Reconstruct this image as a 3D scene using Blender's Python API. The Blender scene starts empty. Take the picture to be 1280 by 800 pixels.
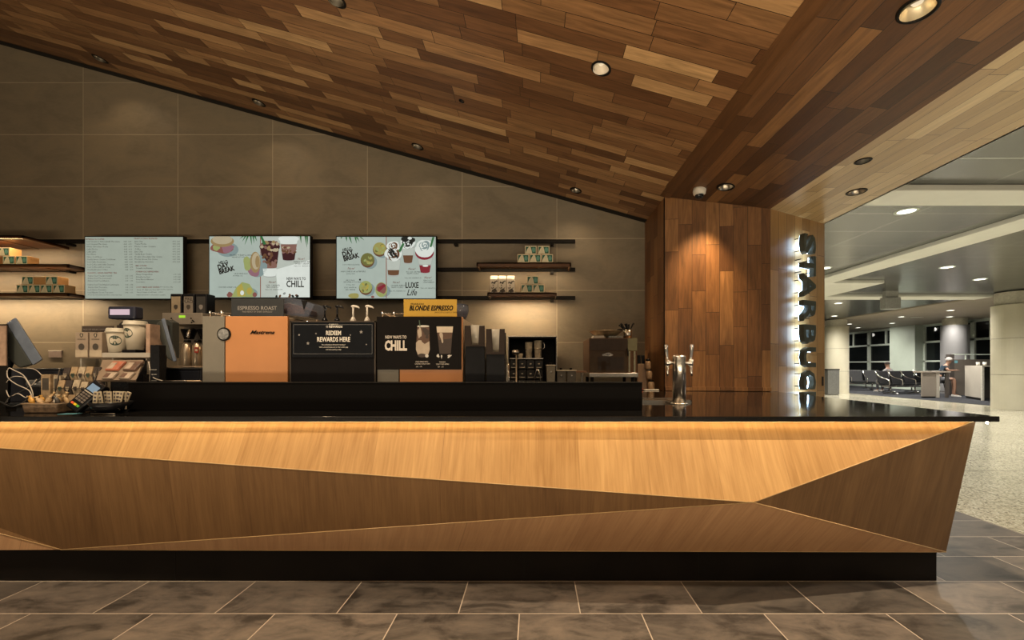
import bpy, bmesh, math, random
from mathutils import Vector, Matrix
random.seed(7)
PI = math.pi
C = bpy.context.scene.collection
F = 509.0; U0 = 668.0; V0 = 457.0; H = 1.24
def PX(u, D): return (u - U0) * D / F
def PZ(v, D): return H - (v - V0) * D / F

# ------------------------------------------------------------------ nodes
class NT:
    def __init__(s, m):
        m.use_nodes = True; s.t = m.node_tree; s.t.nodes.clear()
        s.out = s.t.nodes.new('ShaderNodeOutputMaterial')
    def n(s, typ, **kw):
        x = s.t.nodes.new(typ)
        for k, v in kw.items(): setattr(x, k, v)
        return x
    def link(s, a, b): s.t.links.new(a, b)
    def put(s, sock, v):
        if hasattr(v, 'is_output'): s.link(v, sock)
        else: sock.default_value = v
    def m(s, op, a, b=None, c=None, clamp=False):
        x = s.n('ShaderNodeMath', operation=op); x.use_clamp = clamp
        for i, v in enumerate((a, b, c)):
            if v is not None: s.put(x.inputs[i], v)
        return x.outputs[0]
    def coord(s, kind='Object'):
        tc = s.n('ShaderNodeTexCoord'); return tc.outputs[kind]
    def sep(s, v):
        x = s.n('ShaderNodeSeparateXYZ'); s.link(v, x.inputs[0]); return x.outputs
    def comb(s, a, b, c=0.0):
        x = s.n('ShaderNodeCombineXYZ')
        for i, v in enumerate((a, b, c)): s.put(x.inputs[i], v)
        return x.outputs[0]
    def noise(s, vec, scale=5, detail=4, rough=.55, dist=0.0):
        x = s.n('ShaderNodeTexNoise'); s.link(vec, x.inputs['Vector'])
        x.inputs['Scale'].default_value = scale; x.inputs['Detail'].default_value = detail
        x.inputs['Roughness'].default_value = rough; x.inputs['Distortion'].default_value = dist
        return x.outputs['Fac']
    def wn(s, vec):
        x = s.n('ShaderNodeTexWhiteNoise', noise_dimensions='3D'); s.link(vec, x.inputs['Vector']); return x.outputs['Value']
    def ramp(s, fac, stops, interp='LINEAR'):
        x = s.n('ShaderNodeValToRGB'); r = x.color_ramp; r.interpolation = interp
        while len(r.elements) < len(stops): r.elements.new(0.5)
        for e, (p, c) in zip(r.elements, stops):
            e.position = p; e.color = (*c[:3], 1)
        s.link(fac, x.inputs[0]); return x.outputs[0]
    def mix(s, fac, a, b, mode='MIX'):
        x = s.n('ShaderNodeMix', data_type='RGBA', blend_type=mode)
        s.put(x.inputs[0], fac)
        for i, v in ((6, a), (7, b)):
            if isinstance(v, tuple): v = (*v[:3], 1)
            s.put(x.inputs[i], v)
        return x.outputs[2]
    def bsdf(s, col, rough=.5, metal=0.0, spec=.5, emit=None, es=0.0, bump=None, bs=.1, bd=.01, coat=0.0, trans=0.0, ior=1.45, alpha=None):
        b = s.n('ShaderNodeBsdfPrincipled')
        if isinstance(col, tuple): col = (*col[:3], 1)
        s.put(b.inputs['Base Color'], col); s.put(b.inputs['Roughness'], rough)
        b.inputs['Metallic'].default_value = metal
        b.inputs['Specular IOR Level'].default_value = spec
        b.inputs['Coat Weight'].default_value = coat; b.inputs['Coat Roughness'].default_value = .15
        b.inputs['Transmission Weight'].default_value = trans; b.inputs['IOR'].default_value = ior
        if alpha is not None: b.inputs['Alpha'].default_value = alpha
        if emit is not None:
            if isinstance(emit, tuple): emit = (*emit[:3], 1)
            s.put(b.inputs['Emission Color'], emit); b.inputs['Emission Strength'].default_value = es
        if bump is not None:
            bp = s.n('ShaderNodeBump'); s.link(bump, bp.inputs['Height'])
            bp.inputs['Strength'].default_value = bs; bp.inputs['Distance'].default_value = bd
            s.link(bp.outputs[0], b.inputs['Normal'])
        s.link(b.outputs[0], s.out.inputs[0]); return b

MATS = {}
def mat(name, col, rough=.5, metal=0.0, var=.12, scale=18, spec=.5, coat=0.0, trans=0.0, bump=0.0, alpha=None):
    if name in MATS: return MATS[name]
    m = bpy.data.materials.new(name); t = NT(m)
    f = t.noise(t.coord(), scale, 4)
    lo = tuple(max(0, c * (1 - var)) for c in col); hi = tuple(min(1, c * (1 + var)) for c in col)
    c = t.ramp(f, [(.3, lo), (.7, hi)])
    t.bsdf(c, rough, metal, spec, coat=coat, trans=trans, bump=f if bump else None, bs=bump, bd=.002, alpha=alpha)
    MATS[name] = m; return m
def glow(name, col, strength, var=.06):
    if name in MATS: return MATS[name]
    m = bpy.data.materials.new(name); t = NT(m)
    f = t.noise(t.coord(), 9, 2)
    c = t.ramp(f, [(.3, tuple(x * (1 - var) for x in col)), (.7, col)])
    t.bsdf((0, 0, 0), .3, emit=c, es=strength, spec=.2)
    MATS[name] = m; return m

def planks(name, ua, va, w, L, stops, seam=(.02, .01, .005), rough=.38, seamw=.004, grain=.35, regular=None, coat=.0, v0=0.0, u0=0.0, stain=0.0, spec=.5):
    """ua/va: axis letters of the long and the cross direction (object space)."""
    m = bpy.data.materials.new(name); t = NT(m)
    X = dict(zip('xyz', t.sep(t.coord())))
    u = t.m('SUBTRACT', X[ua], u0); v = t.m('SUBTRACT', X[va], v0)
    vr = t.m('DIVIDE', v, w); row = t.m('FLOOR', vr); fv = t.m('SUBTRACT', vr, row)
    if regular is None:
        off = t.m('MULTIPLY', t.wn(t.comb(row, 3.3, 1.1)), 7.0)
        ur = t.m('ADD', t.m('DIVIDE', u, L), off)
        col = t.m('FLOOR', ur); fu = t.m('SUBTRACT', ur, col)
        cut = t.m('MULTIPLY_ADD', t.wn(t.comb(row, col, 9.7)), .5, .25)
        side = t.m('GREATER_THAN', fu, cut)
        rnd = t.wn(t.comb(row, col, t.m('ADD', side, .5)))
        du = t.m('MULTIPLY', t.m('MINIMUM', t.m('ABSOLUTE', t.m('SUBTRACT', fu, cut)), t.m('MINIMUM', fu, t.m('SUBTRACT', 1.0, fu))), L)
    else:
        par = t.m('FLOORED_MODULO', row, 2.0)
        ur = t.m('ADD', t.m('DIVIDE', u, L), t.m('MULTIPLY', par, regular))
        col = t.m('FLOOR', ur); fu = t.m('SUBTRACT', ur, col)
        rnd = t.wn(t.comb(row, col, .5))
        du = t.m('MULTIPLY', t.m('MINIMUM', fu, t.m('SUBTRACT', 1.0, fu)), L)
    dv = t.m('MULTIPLY', t.m('MINIMUM', fv, t.m('SUBTRACT', 1.0, fv)), w)
    s = t.m('LESS_THAN', t.m('MINIMUM', du, dv), seamw / 2)
    base = t.ramp(rnd, stops)
    if stain == 0:
        g = t.noise(t.comb(t.m('MULTIPLY', u, 3.0), t.m('MULTIPLY', v, 48.0), t.m('MULTIPLY', rnd, 60.0)), 1.0, 7, .62, .9)
        g2 = t.noise(t.comb(t.m('MULTIPLY', u, 1.2), t.m('MULTIPLY', v, 9.0), t.m('MULTIPLY', rnd, 31.0)), 1.3, 3, .5, 2.0)
        gg = t.m('MULTIPLY_ADD', g2, .5, t.m('MULTIPLY', g, .6))
    else:
        g = t.noise(t.comb(t.m('MULTIPLY', u, 1.0), t.m('MULTIPLY', v, 1.7), t.m('MULTIPLY', rnd, 40.0)), stain, 9, .62, 1.0)
        g2 = t.noise(t.comb(u, t.m('MULTIPLY', v, 3.0), t.m('MULTIPLY', rnd, 11.0)), 14, 5, .6, .3)
        gg = t.m('MULTIPLY_ADD', g2, .25, t.m('MULTIPLY', g, .8))
    k = t.ramp(gg, [(.3, (1 - grain,) * 3), (.75, (1.0,) * 3)]) if stain == 0 else t.ramp(gg, [(.40, (1 - grain,) * 3), (.53, (1 - grain*.45,)*3), (.68, (1.0, .97, .92))])
    colr = t.mix(1.0, base, k, 'MULTIPLY')
    colr = t.mix(s, colr, seam)
    hgt = t.m('SUBTRACT', t.m('MULTIPLY', gg, .25), s)
    t.bsdf(colr, t.m('MULTIPLY_ADD', gg, .2, rough - .08), bump=hgt, bs=.25, bd=.003, coat=coat, spec=spec)
    MATS[name] = m; return m

# ------------------------------------------------------------------ mesh helpers
def BM(): return bmesh.new()
def box(bm, x0, x1, y0, y1, z0, z1, mi=0):
    vs = [bm.verts.new(p) for p in ((x0,y0,z0),(x1,y0,z0),(x1,y1,z0),(x0,y1,z0),(x0,y0,z1),(x1,y0,z1),(x1,y1,z1),(x0,y1,z1))]
    for f in ((3,2,1,0),(4,5,6,7),(0,1,5,4),(1,2,6,5),(2,3,7,6),(3,0,4,7)):
        bm.faces.new([vs[i] for i in f]).material_index = mi
    return bm
def hull8(bm, a, b, mi=0):
    """solid between two same-length loops a and b"""
    n = len(a); va = [bm.verts.new(p) for p in a]; vb = [bm.verts.new(p) for p in b]
    fs = [bm.faces.new(va), bm.faces.new(vb[::-1])]
    for i in range(n): fs.append(bm.faces.new((va[i], vb[i], vb[(i+1) % n], va[(i+1) % n])))
    for f in fs: f.material_index = mi
    bmesh.ops.recalc_face_normals(bm, faces=fs); return bm
def prism(bm, pts, axis, a, b, mi=0):
    def q(p, w): return {'x': (w, p[0], p[1]), 'y': (p[0], w, p[1]), 'z': (p[0], p[1], w)}[axis]
    return hull8(bm, [q(p, a) for p in pts], [q(p, b) for p in pts], mi)
def frame_of(d):
    d = Vector(d).normalized(); a = Vector((0, 0, 1)) if abs(d.z) < .9 else Vector((1, 0, 0))
    x = d.cross(a).normalized(); return x, d.cross(x).normalized()
def tube(bm, pts, r, seg=10, mi=0, close=False):
    pts = [Vector(p) for p in pts]; rs = r if isinstance(r, (list, tuple)) else [r] * len(pts)
    rings = []; x = None
    for i, p in enumerate(pts):
        d = (pts[min(i+1, len(pts)-1)] - pts[max(i-1, 0)])
        if d.length < 1e-9: d = Vector((0, 0, 1))
        d.normalize()
        if x is None: x, y = frame_of(d)
        else:
            x = (x - d * x.dot(d)).normalized()
        y = d.cross(x)
        rings.append([bm.verts.new(p + (x * math.cos(2*PI*k/seg) + y * math.sin(2*PI*k/seg)) * rs[i]) for k in range(seg)])
    fs = []
    for a, b in zip(rings, rings[1:]):
        for k in range(seg): fs.append(bm.faces.new((a[k], a[(k+1) % seg], b[(k+1) % seg], b[k])))
    fs.append(bm.faces.new(rings[0][::-1])); fs.append(bm.faces.new(rings[-1]))
    for f in fs: f.material_index = mi; f.smooth = True
    return bm
def lathe(bm, prof, c=(0, 0, 0), seg=28, mi=0, sx=1, sy=1, smooth=True):
    """profile [(r, z)...] round the z axis; r=0 ends close."""
    rings = []
    for r, z in prof:
        if r < 1e-6: rings.append([bm.verts.new((c[0], c[1], c[2] + z))])
        else: rings.append([bm.verts.new((c[0] + sx*r*math.cos(2*PI*k/seg), c[1] + sy*r*math.sin(2*PI*k/seg), c[2] + z)) for k in range(seg)])
    fs = []
    for a, b in zip(rings, rings[1:]):
        for k in range(seg):
            k2 = (k+1) % seg
            if len(a) == 1 and len(b) == 1: continue
            if len(a) == 1: fs.append(bm.faces.new((a[0], b[k2], b[k])))
            elif len(b) == 1: fs.append(bm.faces.new((a[k], a[k2], b[0])))
            else: fs.append(bm.faces.new((a[k], a[k2], b[k2], b[k])))
    for f in fs: f.smooth = smooth; f.material_index = mi
    return bm
def cyl(bm, c, r, h, seg=20, mi=0, axis='z'):
    t = BM(); lathe(t, [(0, 0), (r, 0), (r, h), (0, h)], seg=seg, mi=mi, smooth=False)
    R = {'z': Matrix(), 'y': Matrix.Rotation(-PI/2, 4, 'X'), 'x': Matrix.Rotation(PI/2, 4, 'Y')}[axis]
    t.transform(Matrix.Translation(c) @ R); me = bpy.data.meshes.new('t'); t.to_mesh(me); t.free()
    bm.from_mesh(me); bpy.data.meshes.remove(me); return bm
def disc(bm, cx, cz, rx, rz, y, rot=0, seg=20, mi=0, wob=0.0):
    """flat picture shape on a panel that faces -Y"""
    vs = []
    for k in range(seg):
        a = 2*PI*k/seg; w = 1 + wob * math.sin(3*a + cx*50) + wob * .6 * math.sin(5*a + cz*70)
        px, pz = rx*w*math.cos(a), rz*w*math.sin(a)
        vs.append(bm.verts.new((cx + px*math.cos(rot) - pz*math.sin(rot), y, cz + px*math.sin(rot) + pz*math.cos(rot))))
    f = bm.faces.new(vs); f.material_index = mi; f.normal_update()
    if f.normal.y > 0: f.normal_flip()
    return bm
def poly(bm, pts, y, mi=0):
    f = bm.faces.new([bm.verts.new((p[0], y, p[1])) for p in pts]); f.material_index = mi; f.normal_update()
    if f.normal.y > 0: f.normal_flip()
    return bm
def xform(bm, M): bm.transform(M); return bm
def obj(name, bm, m, parent=None, bevel=0.0, smooth=False, seg=2):
    bmesh.ops.recalc_face_normals(bm, faces=[f for f in bm.faces if f.calc_area() > 0]) if bevel else None
    me = bpy.data.meshes.new(name); bm.to_mesh(me); bm.free()
    for x in (m if isinstance(m, (list, tuple)) else [m]): me.materials.append(x)
    o = bpy.data.objects.new(name, me); C.objects.link(o)
    if parent is not None: o.parent = parent
    if smooth:
        for p in me.polygons: p.use_smooth = True
    if bevel:
        b = o.modifiers.new('bevel', 'BEVEL'); b.width = bevel; b.segments = seg; b.limit_method = 'ANGLE'; b.angle_limit = .6
    return o
def thing(name, label, cat, loc=(0, 0, 0), rotz=0.0, group=None):
    o = bpy.data.objects.new(name, None); C.objects.link(o); o.empty_display_size = .05
    o.location = loc; o.rotation_euler = (0, 0, rotz); o['label'] = label; o['category'] = cat
    if group: o['group'] = group
    return o
def tag(o, label, cat, group=None):
    o['label'] = label; o['category'] = cat
    if group: o['group'] = group
    return o
def struct(name, bm, m, bevel=0.0):
    o = obj(name, bm, m, bevel=bevel); o['kind'] = 'structure'; return o
def dup(root, loc, rotz=None, label=None, group=None):
    r = root.copy(); C.objects.link(r); r.location = loc
    if rotz is not None: r.rotation_euler = (0, 0, rotz)
    if label: r['label'] = label
    if group: r['group'] = group
    kids = [o for o in bpy.data.objects if o.parent == root]
    for ch in kids:
        c = ch.copy(); C.objects.link(c); c.parent = r
        for g in [o for o in bpy.data.objects if o.parent == ch]:
            d = g.copy(); C.objects.link(d); d.parent = c
    return r
def text(bm, s, size, loc, align='LEFT', bold=0.0, sx=1.0, depth=0.0, tilt=0.0, M=None, mi=0, shear=0.0, res=2):
    """lettering that faces -Y, baseline at loc"""
    cu = bpy.data.curves.new('t', 'FONT'); cu.body = s; cu.size = size; cu.align_x = align; cu.offset = bold * .42
    cu.resolution_u = res; cu.extrude = depth; cu.shear = shear
    o = bpy.data.objects.new('t', cu); C.objects.link(o)
    bpy.context.view_layer.update()
    dg = bpy.context.evaluated_depsgraph_get()
    me = bpy.data.meshes.new_from_object(o.evaluated_get(dg))
    bpy.data.objects.remove(o); bpy.data.curves.remove(cu)
    if M is None:
        M = Matrix.Translation(loc) @ Matrix.Rotation(PI/2, 4, 'X') @ Matrix.Rotation(tilt, 4, 'Z') @ Matrix.Diagonal((sx, 1, 1, 1))
    me.transform(M)
    for p in me.polygons: p.material_index = mi
    while len(me.materials): me.materials.pop()
    n = len(bm.faces); bm.from_mesh(me); bpy.data.meshes.remove(me)
    bm.faces.ensure_lookup_table()
    for f in bm.faces[n:]: f.material_index = mi
    return bm
def light(kind, loc, target, energy, col, size=.05, spot=None, blend=.5, sy=None):
    d = bpy.data.lights.new(kind.lower() + '_lamp', kind); d.energy = energy; d.color = col
    if kind == 'AREA':
        d.size = size
        if sy: d.shape = 'RECTANGLE'; d.size_y = sy
    else: d.shadow_soft_size = size
    if spot: d.spot_size = math.radians(spot); d.spot_blend = blend
    o = bpy.data.objects.new(d.name, d); C.objects.link(o); o.location = loc
    v = Vector(target) - Vector(loc); o.rotation_euler = v.to_track_quat('-Z', 'Y').to_euler()
    return o
AMB = 0.22; FILL = 46; UP = 330
# ------------------------------------------------------------------ camera, world
cam = bpy.data.cameras.new('camera'); co = bpy.data.objects.new('camera', cam); C.objects.link(co)
co.location = (0, 0, H); co.rotation_euler = (PI/2, 0, 0)
cam.sensor_width = 36; cam.lens = F * 36 / 1280; cam.shift_x = -(U0 - 640) / 1280; cam.shift_y = (V0 - 400) / 1280
cam.clip_start = .05; cam.clip_end = 200
sc = bpy.context.scene; sc.camera = co
sc.view_settings.view_transform = 'Standard'; sc.view_settings.look = 'None'
sc.view_settings.gamma = 1; sc.view_settings.exposure = 0.0; sc.view_settings.use_curve_mapping = False
w = bpy.data.worlds.new('world'); sc.world = w; w.use_nodes = True
w.node_tree.nodes['Background'].inputs[0].default_value = (1.0, .84, .62, 1)
w.node_tree.nodes['Background'].inputs[1].default_value = AMB

# ------------------------------------------------------------------ materials of the shell
ceil_wood = planks('ceiling_planks', 'x', 'y', .116, 1.25,
    [(0, (.15, .066, .027)), (.3, (.23, .108, .045)), (.62, (.32, .165, .070)), (.82, (.44, .24, .105)), (1, (.66, .41, .19))], rough=.42, grain=.66)
beam_wood = planks('soffit_planks', 'y', 'x', .125, 1.6,
    [(0, (.085, .037, .013)), (.5, (.135, .060, .022)), (.85, (.19, .088, .032)), (1, (.33, .165, .06))], rough=.45, grain=.62)
lit_wood = planks('soffit_lit_planks', 'y', 'x', .115, 1.6,
    [(0, (.40, .25, .10)), (.5, (.52, .345, .15)), (1, (.66, .47, .23))], rough=.28, grain=.35, seam=(.08, .04, .015))  # concourse light on this soffit strip painted in as paler planks
pier_wood = planks('pier_planks', 'z', 'x', .145, 1.3,
    [(0, (.16, .068, .024)), (.5, (.24, .108, .038)), (.85, (.33, .155, .055)), (1, (.40, .20, .075))], rough=.42, grain=.68, seam=(.03, .012, .004), v0=1.446)
pier_side = planks('pier_side_planks', 'z', 'y', .145, 1.3,
    [(0, (.16, .065, .022)), (.5, (.24, .105, .038)), (1, (.33, .16, .06))], rough=.42, grain=.5, seam=(.03, .012, .004))
sign_wood = planks('sign_wall_planks', 'z', 'x', .13, 1.6,
    [(0, (.30, .165, .062)), (.5, (.40, .23, .088)), (1, (.50, .30, .125))], rough=.35, grain=.35, seam=(.06, .03, .012), v0=2.55)  # sign face planks painted paler for the concourse light they catch
wall_tile = planks('wall_tiles', 'x', 'z', .68, 1.24,
    [(0, (.215, .178, .122)), (1, (.24, .198, .138))], seam=(.34, .285, .20), rough=.5, seamw=.009, grain=.25, regular=0.0, u0=-5.906, v0=1.544-.68*4, stain=1.6)
floor_tile = planks('floor_tiles', 'x', 'y', .305, .61033,
    [(0, (.125, .107, .090)), (.5, (.168, .142, .119)), (1, (.22, .184, .152))], seam=(.50, .42, .33), rough=.36, seamw=.0055, grain=.72, regular=.5, u0=.23, v0=2.036-.305*40, stain=3.2, spec=.5)
def terrazzo():
    m = bpy.data.materials.new('terrazzo'); t = NT(m); c = t.coord()
    v = t.n('ShaderNodeTexVoronoi'); t.link(c, v.inputs['Vector']); v.inputs['Scale'].default_value = 75
    k = t.ramp(v.outputs['Color'], [(.1, (.16, .14, .10)), (.33, (.42, .39, .29)), (.7, (.60, .56, .43)), (1, (.72, .68, .55))])
    X = t.sep(c)
    fx = t.m('ABSOLUTE', t.m('SUBTRACT', t.m('FLOORED_MODULO', t.m('SUBTRACT', X[0], 4.42 - 1.6), 3.2), 1.6))
    fy = t.m('ABSOLUTE', t.m('SUBTRACT', t.m('FLOORED_MODULO', X[1], 3.2), 1.6))
    s = t.m('LESS_THAN', t.m('MINIMUM', fx, fy), .006)
    b = t.noise(c, .5, 3)
    col = t.mix(1.0, t.mix(s, k, (.22, .2, .15)), t.ramp(b, [(.3, (.8, .8, .78)), (.7, (1, 1, 1))]), 'MULTIPLY')
    t.bsdf(col, .16, spec=.5); return m
terra = terrazzo()
def carpet_m():
    m = bpy.data.materials.new('carpet'); t = NT(m); c = t.coord()
    f = t.noise(c, 60, 4); t.bsdf(t.ramp(f, [(.3, (.020, .021, .025)), (.7, (.045, .046, .052))]), .95, spec=.1, bump=f, bs=.4, bd=.004); return m
def panel_metal():
    m = bpy.data.materials.new('ceiling_panel_metal'); t = NT(m); c = t.coord(); X = t.sep(c)
    fx = t.m('ABSOLUTE', t.m('SUBTRACT', t.m('FLOORED_MODULO', X[0], 1.5), .75)); fy = t.m('ABSOLUTE', t.m('SUBTRACT', t.m('FLOORED_MODULO', X[1], .75), .375))
    s = t.m('LESS_THAN', t.m('MINIMUM', fx, fy), .011)
    f = t.noise(c, .6, 2)
    t.bsdf(t.mix(s, t.ramp(f, [(.3, (.13, .135, .13)), (.7, (.18, .185, .175))]), (.36, .37, .35)), .24, metal=.6); return m
black_stone = None
def stone(name, base, rough, k_=1.0, spec=.6):
    m = bpy.data.materials.new(name); t = NT(m); c = t.coord()
    f = t.noise(c, 260, 3, .7); g = t.noise(c, 3, 3)
    k = t.ramp(f, [(.58, base), (.72, tuple(x*4*k_ + .02*k_ for x in base))])
    t.bsdf(k, t.m('MULTIPLY_ADD', g, .06, rough), spec=spec); return m
black_stone = stone('polished_black_stone', (.006, .0055, .005), .05)
matte_stone = stone('black_stone_ledge', (.0035, .003, .0027), .6, .12, .06)
blk = mat('black_metal', (.009, .008, .007), .45, var=.2, spec=.15)
blkgloss = mat('black_gloss', (.008, .008, .009), .22, var=.2, spec=.25)
reveal = mat('black_reveal', (.006, .005, .004), .8)
white_panel = mat('white_paint_panel', (.78, .78, .72), .55, var=.04, scale=2)
tan_paint = mat('tan_soffit_paint', (.36, .31, .24), .6, var=.06, scale=1.5)
steel = mat('brushed_steel', (.62, .57, .50), .24, metal=1.0, var=.1, scale=40)
chrome = mat('polished_chrome', (.75, .72, .68), .12, metal=1.0, var=.06)

# ------------------------------------------------------------------ shell: ceilings with real recesses for the downlights
XA, ZA = 1.446, 1.87 + H; XB, ZB = 2.55, 1.694 + H; XC, YC = 3.47, 4.87
def zmain(x): return ZA + .2765 * (XA - x)
def zmid(x): return ZA - (ZA - ZB) * (x - XA) / (XB - XA)
ROW1 = [(.504, 4.95), (-1.42, 4.95), (-3.35, 4.95), (-5.28, 4.95)]
ROW2 = [(.48, 2.93), (-1.45, 2.97), (-3.38, 2.95)]
ROW3 = [(.49, .95), (-1.44, .95), (-3.37, .95)]
MIDL = [(1.92, 4.09), (1.93, 2.05), (1.93, .02)]
R = .062
def carve(bm, cuts, name, m):
    """cut round recesses in a slab and link it"""
    a = struct(name, bm, m)
    k = BM()
    for (x, y, z, r) in cuts: cyl(k, (x, y, z - .15), r, .235, 28)
    b = obj('cutter', k, m)
    md = a.modifiers.new('cut', 'BOOLEAN'); md.object = b; md.operation = 'DIFFERENCE'; md.solver = 'EXACT'
    bpy.context.view_layer.update()
    me = bpy.data.meshes.new_from_object(a.evaluated_get(bpy.context.evaluated_depsgraph_get()))
    a.modifiers.clear(); a.data = me; a.data.name = name
    bpy.data.objects.remove(b); return a
T = .16
bm = BM(); x0 = -9.2
prism(bm, [(x0, zmain(x0)), (XA, ZA), (XA, ZA + T), (x0, zmain(x0) + T)], 'y', -2.5, 5.22)
carve(bm, [(x, y, zmain(x), R) for x, y in ROW1 + ROW2 + ROW3] + [(-.676, 3.78, zmain(-.676), .022)], 'ceiling', ceil_wood)
bm = BM(); prism(bm, [(XA, ZA), (XB, ZB), (XB, ZB + T), (XA, ZA + T)], 'y', -2.5, 5.3)
carve(bm, [(x, y, zmid(x), R + .012) for x, y in MIDL], 'ceiling', beam_wood)
bm = BM(); prism(bm, [(XB, ZB), (XC, ZB), (XC, ZB + T), (XB, ZB + T)], 'y', -2.5, 5.3)
P3L = [(3.14, 3.97), (2.72, 3.37)]
carve(bm, [(3.14, 3.97, ZB, .075), (2.72, 3.37, ZB, .05)], 'ceiling', lit_wood)
# raised board along the fold of the ceiling
bm = BM(); prism(bm, [(XA - .055, zmain(XA - .055) - .002), (XA + .05, zmid(XA + .05) - .010), (XA + .05, zmid(XA + .05)), (XA, ZA + .01), (XA - .055, zmain(XA - .055))], 'y', -2.5, 4.52)
struct('trim_1', bm, beam_wood)
# walls
bm = BM(); prism(bm, [(x0, 0), (XA + .1, 0), (XA + .1, zmain(XA + .1)), (x0, zmain(x0) + .05)], 'y', 5.33, 5.45); struct('wall_back', bm, wall_tile)
bm = BM(); prism(bm, [(x0, zmain(x0) - .0), (XA + .1, zmain(XA + .1)), (XA + .1, zmain(XA + .1) + .1), (x0, zmain(x0) + .15)], 'y', 5.2, 5.34)
struct('trim_2', bm, reveal)
# wood pier: face towards the counter, side strip, sign face
TH = .04
bm = BM(); hull8(bm, [(XA, 4.515, 0), (XB, 4.40, 0), (XB, 4.40, ZB + .02), (XA, 4.515, ZA + .02)], [(XA, 4.515 + TH, 0), (XB, 4.40 + TH, 0), (XB, 4.40 + TH, ZB + .02), (XA, 4.515 + TH, ZA + .02)])
struct('wall_pier_front', bm, pier_wood)
bm = BM(); box(bm, XA, XA + TH, 4.53, 5.33, 0, ZA + .06); struct('wall_pier_side', bm, pier_side)
nx, ny = .455, -.89
bm = BM(); hull8(bm, [(XB, 4.40, 0), (XC, YC, 0), (XC, YC, ZB + .02), (XB, 4.40, ZB + .02)], [(XB - .02, 4.45, 0), (XC - .02, YC + .05, 0), (XC - .02, YC + .05, ZB + .02), (XB - .02, 4.45, ZB + .02)])
struct('wall_sign_face', bm, sign_wood)
bm = BM(); box(bm, 3.40, 3.455, 4.92, 30, 0, 3.34); struct('wall_right', bm, white_panel)
# moulding at the pier foot
bm = BM(); hull8(bm, [(XA + .0, 4.495, .965), (XB, 4.38, .965), (XB, 4.38, 1.005), (XA, 4.495, 1.005)], [(XA, 4.515, .965), (XB, 4.40, .965), (XB, 4.40, 1.005), (XA, 4.515, 1.005)])
struct('trim_3', bm, pier_wood)
bm = BM(); box(bm, x0, x0 + .1, -2.5, 5.33, 0, 7); struct('wall_left', bm, wall_tile)
# floors
bm = BM(); prism(bm, [(-9.5, -3), (3.6, -3), (3.6, 5.6), (-9.5, 5.6)], 'z', -.1, 0); struct('floor', bm, floor_tile)
bm = BM(); box(bm, 3.6, 14.1, -6, 31, -.1, 0); struct('floor', bm, terra)
bm = BM(); box(bm, 14.1, 20.5, -6, 31, -.1, .006); struct('floor', bm, carpet_m())
bm = BM(); box(bm, 3.594, 3.603, -3, 31, -.05, .0015); struct('trim_4', bm, mat('brass_strip', (.5, .45, .35), .4, metal=.6))
# concourse ceiling
ZC = 3.34
pm = panel_metal()
bm = BM(); box(bm, XC, 13.6, -6, 31, ZC, ZC + .1); struct('ceiling', bm, pm)
bm = BM(); box(bm, 13.6, 19.9, -6, 31, ZC - .03, ZC + .07); struct('ceiling', bm, tan_paint)
bm = BM(); box(bm, XC - .02, XC, -2.5, 5.3, ZB, ZC + .05); struct('wall_bulkhead', bm, white_panel)
# ceiling beams
ZBm = 2.026 + H
for i, (a, b, c, d) in enumerate([(XC, 13.55, 4.71, 5.17), (6.75, 7.33, 5.17, 16.5), (6.2, 8.6, 10.0, 12.0), (XC, 13.55, 12.0, 12.55)]):
    bm = BM(); box(bm, a, b, c + .002, d - .002, ZBm + .003 * (i == 1), ZC - .001); struct('trim_%d' % (5 + i), bm, white_panel, bevel=.01)
def wobj(name, bm, m, root, top=None, **k):
    """mesh given in world coordinates under an unrotated thing (top = the thing when root is one of its parts)"""
    bm.transform(Matrix.Translation(-Vector((top or root).location))); return obj(name, bm, m, root, **k)

# ------------------------------------------------------------------ recessed downlights
lampm = glow('lamp_lens', (1.0, .80, .52), .9)
lampoff = mat('lamp_lens_unlit', (.05, .045, .04), .4)
reflm = mat('downlight_reflector', (.34, .31, .26), .3, metal=1.0)
gold = mat('champagne_reflector', (.75, .66, .48), .35, metal=.7)
def downlight(x, y, z, r, slope, label, lit=True, group=None, refl=None):
    t = thing('recessed_downlight', label, 'ceiling light', (x, y, z), group=group)
    M = Matrix.Rotation(math.atan(slope), 4, 'Y')
    bm = BM(); lathe(bm, [(r - .004, .004), (r - .004, -.005), (r + .003, -.008), (r + .012, -.003), (r + .012, .002)], seg=32); obj('rim', xform(bm, M), blk, t)
    bm = BM(); lathe(bm, [(r - .003, .0), (r * .92, .02), (r * .74, .045), (r * .6, .062), (r * .56, .064), (r * .70, .043), (r * .90, .02), (r - .004, -.004)], seg=32); obj('reflector', bm, refl or reflm, t)
    bm = BM(); lathe(bm, [(0, .03), (r * .30, .032), (r * .45, .05), (r * .47, .066), (0, .066)], seg=24); obj('lamp', bm, lampm if lit else lampoff, t)
    return t
n1 = ['leftmost in the row of ceiling lights next to the tiled wall', 'second from left of the wall-side row, above two menu screens', 'third from left of the wall-side ceiling lights, above the right menu screen', 'rightmost of the wall-side ceiling lights, nearest the wooden pier']
for (x, y), s in zip(ROW1, n1[::-1]): downlight(x, y, zmain(x), R, .2765, 'black-rimmed downlight, ' + s, group='downlights in the sloping wood ceiling')
downlight(*ROW2[0], zmain(ROW2[0][0]), R, .2765, 'round white-lined downlight alone in the middle of the sloping wood ceiling', refl=mat('white_reflector', (.7, .64, .55), .4), group='downlights in the sloping wood ceiling')
downlight(*ROW2[1], zmain(ROW2[1][0]), R, .2765, 'black-rimmed downlight cut by the top edge of the photo', group='downlights in the sloping wood ceiling')
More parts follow.
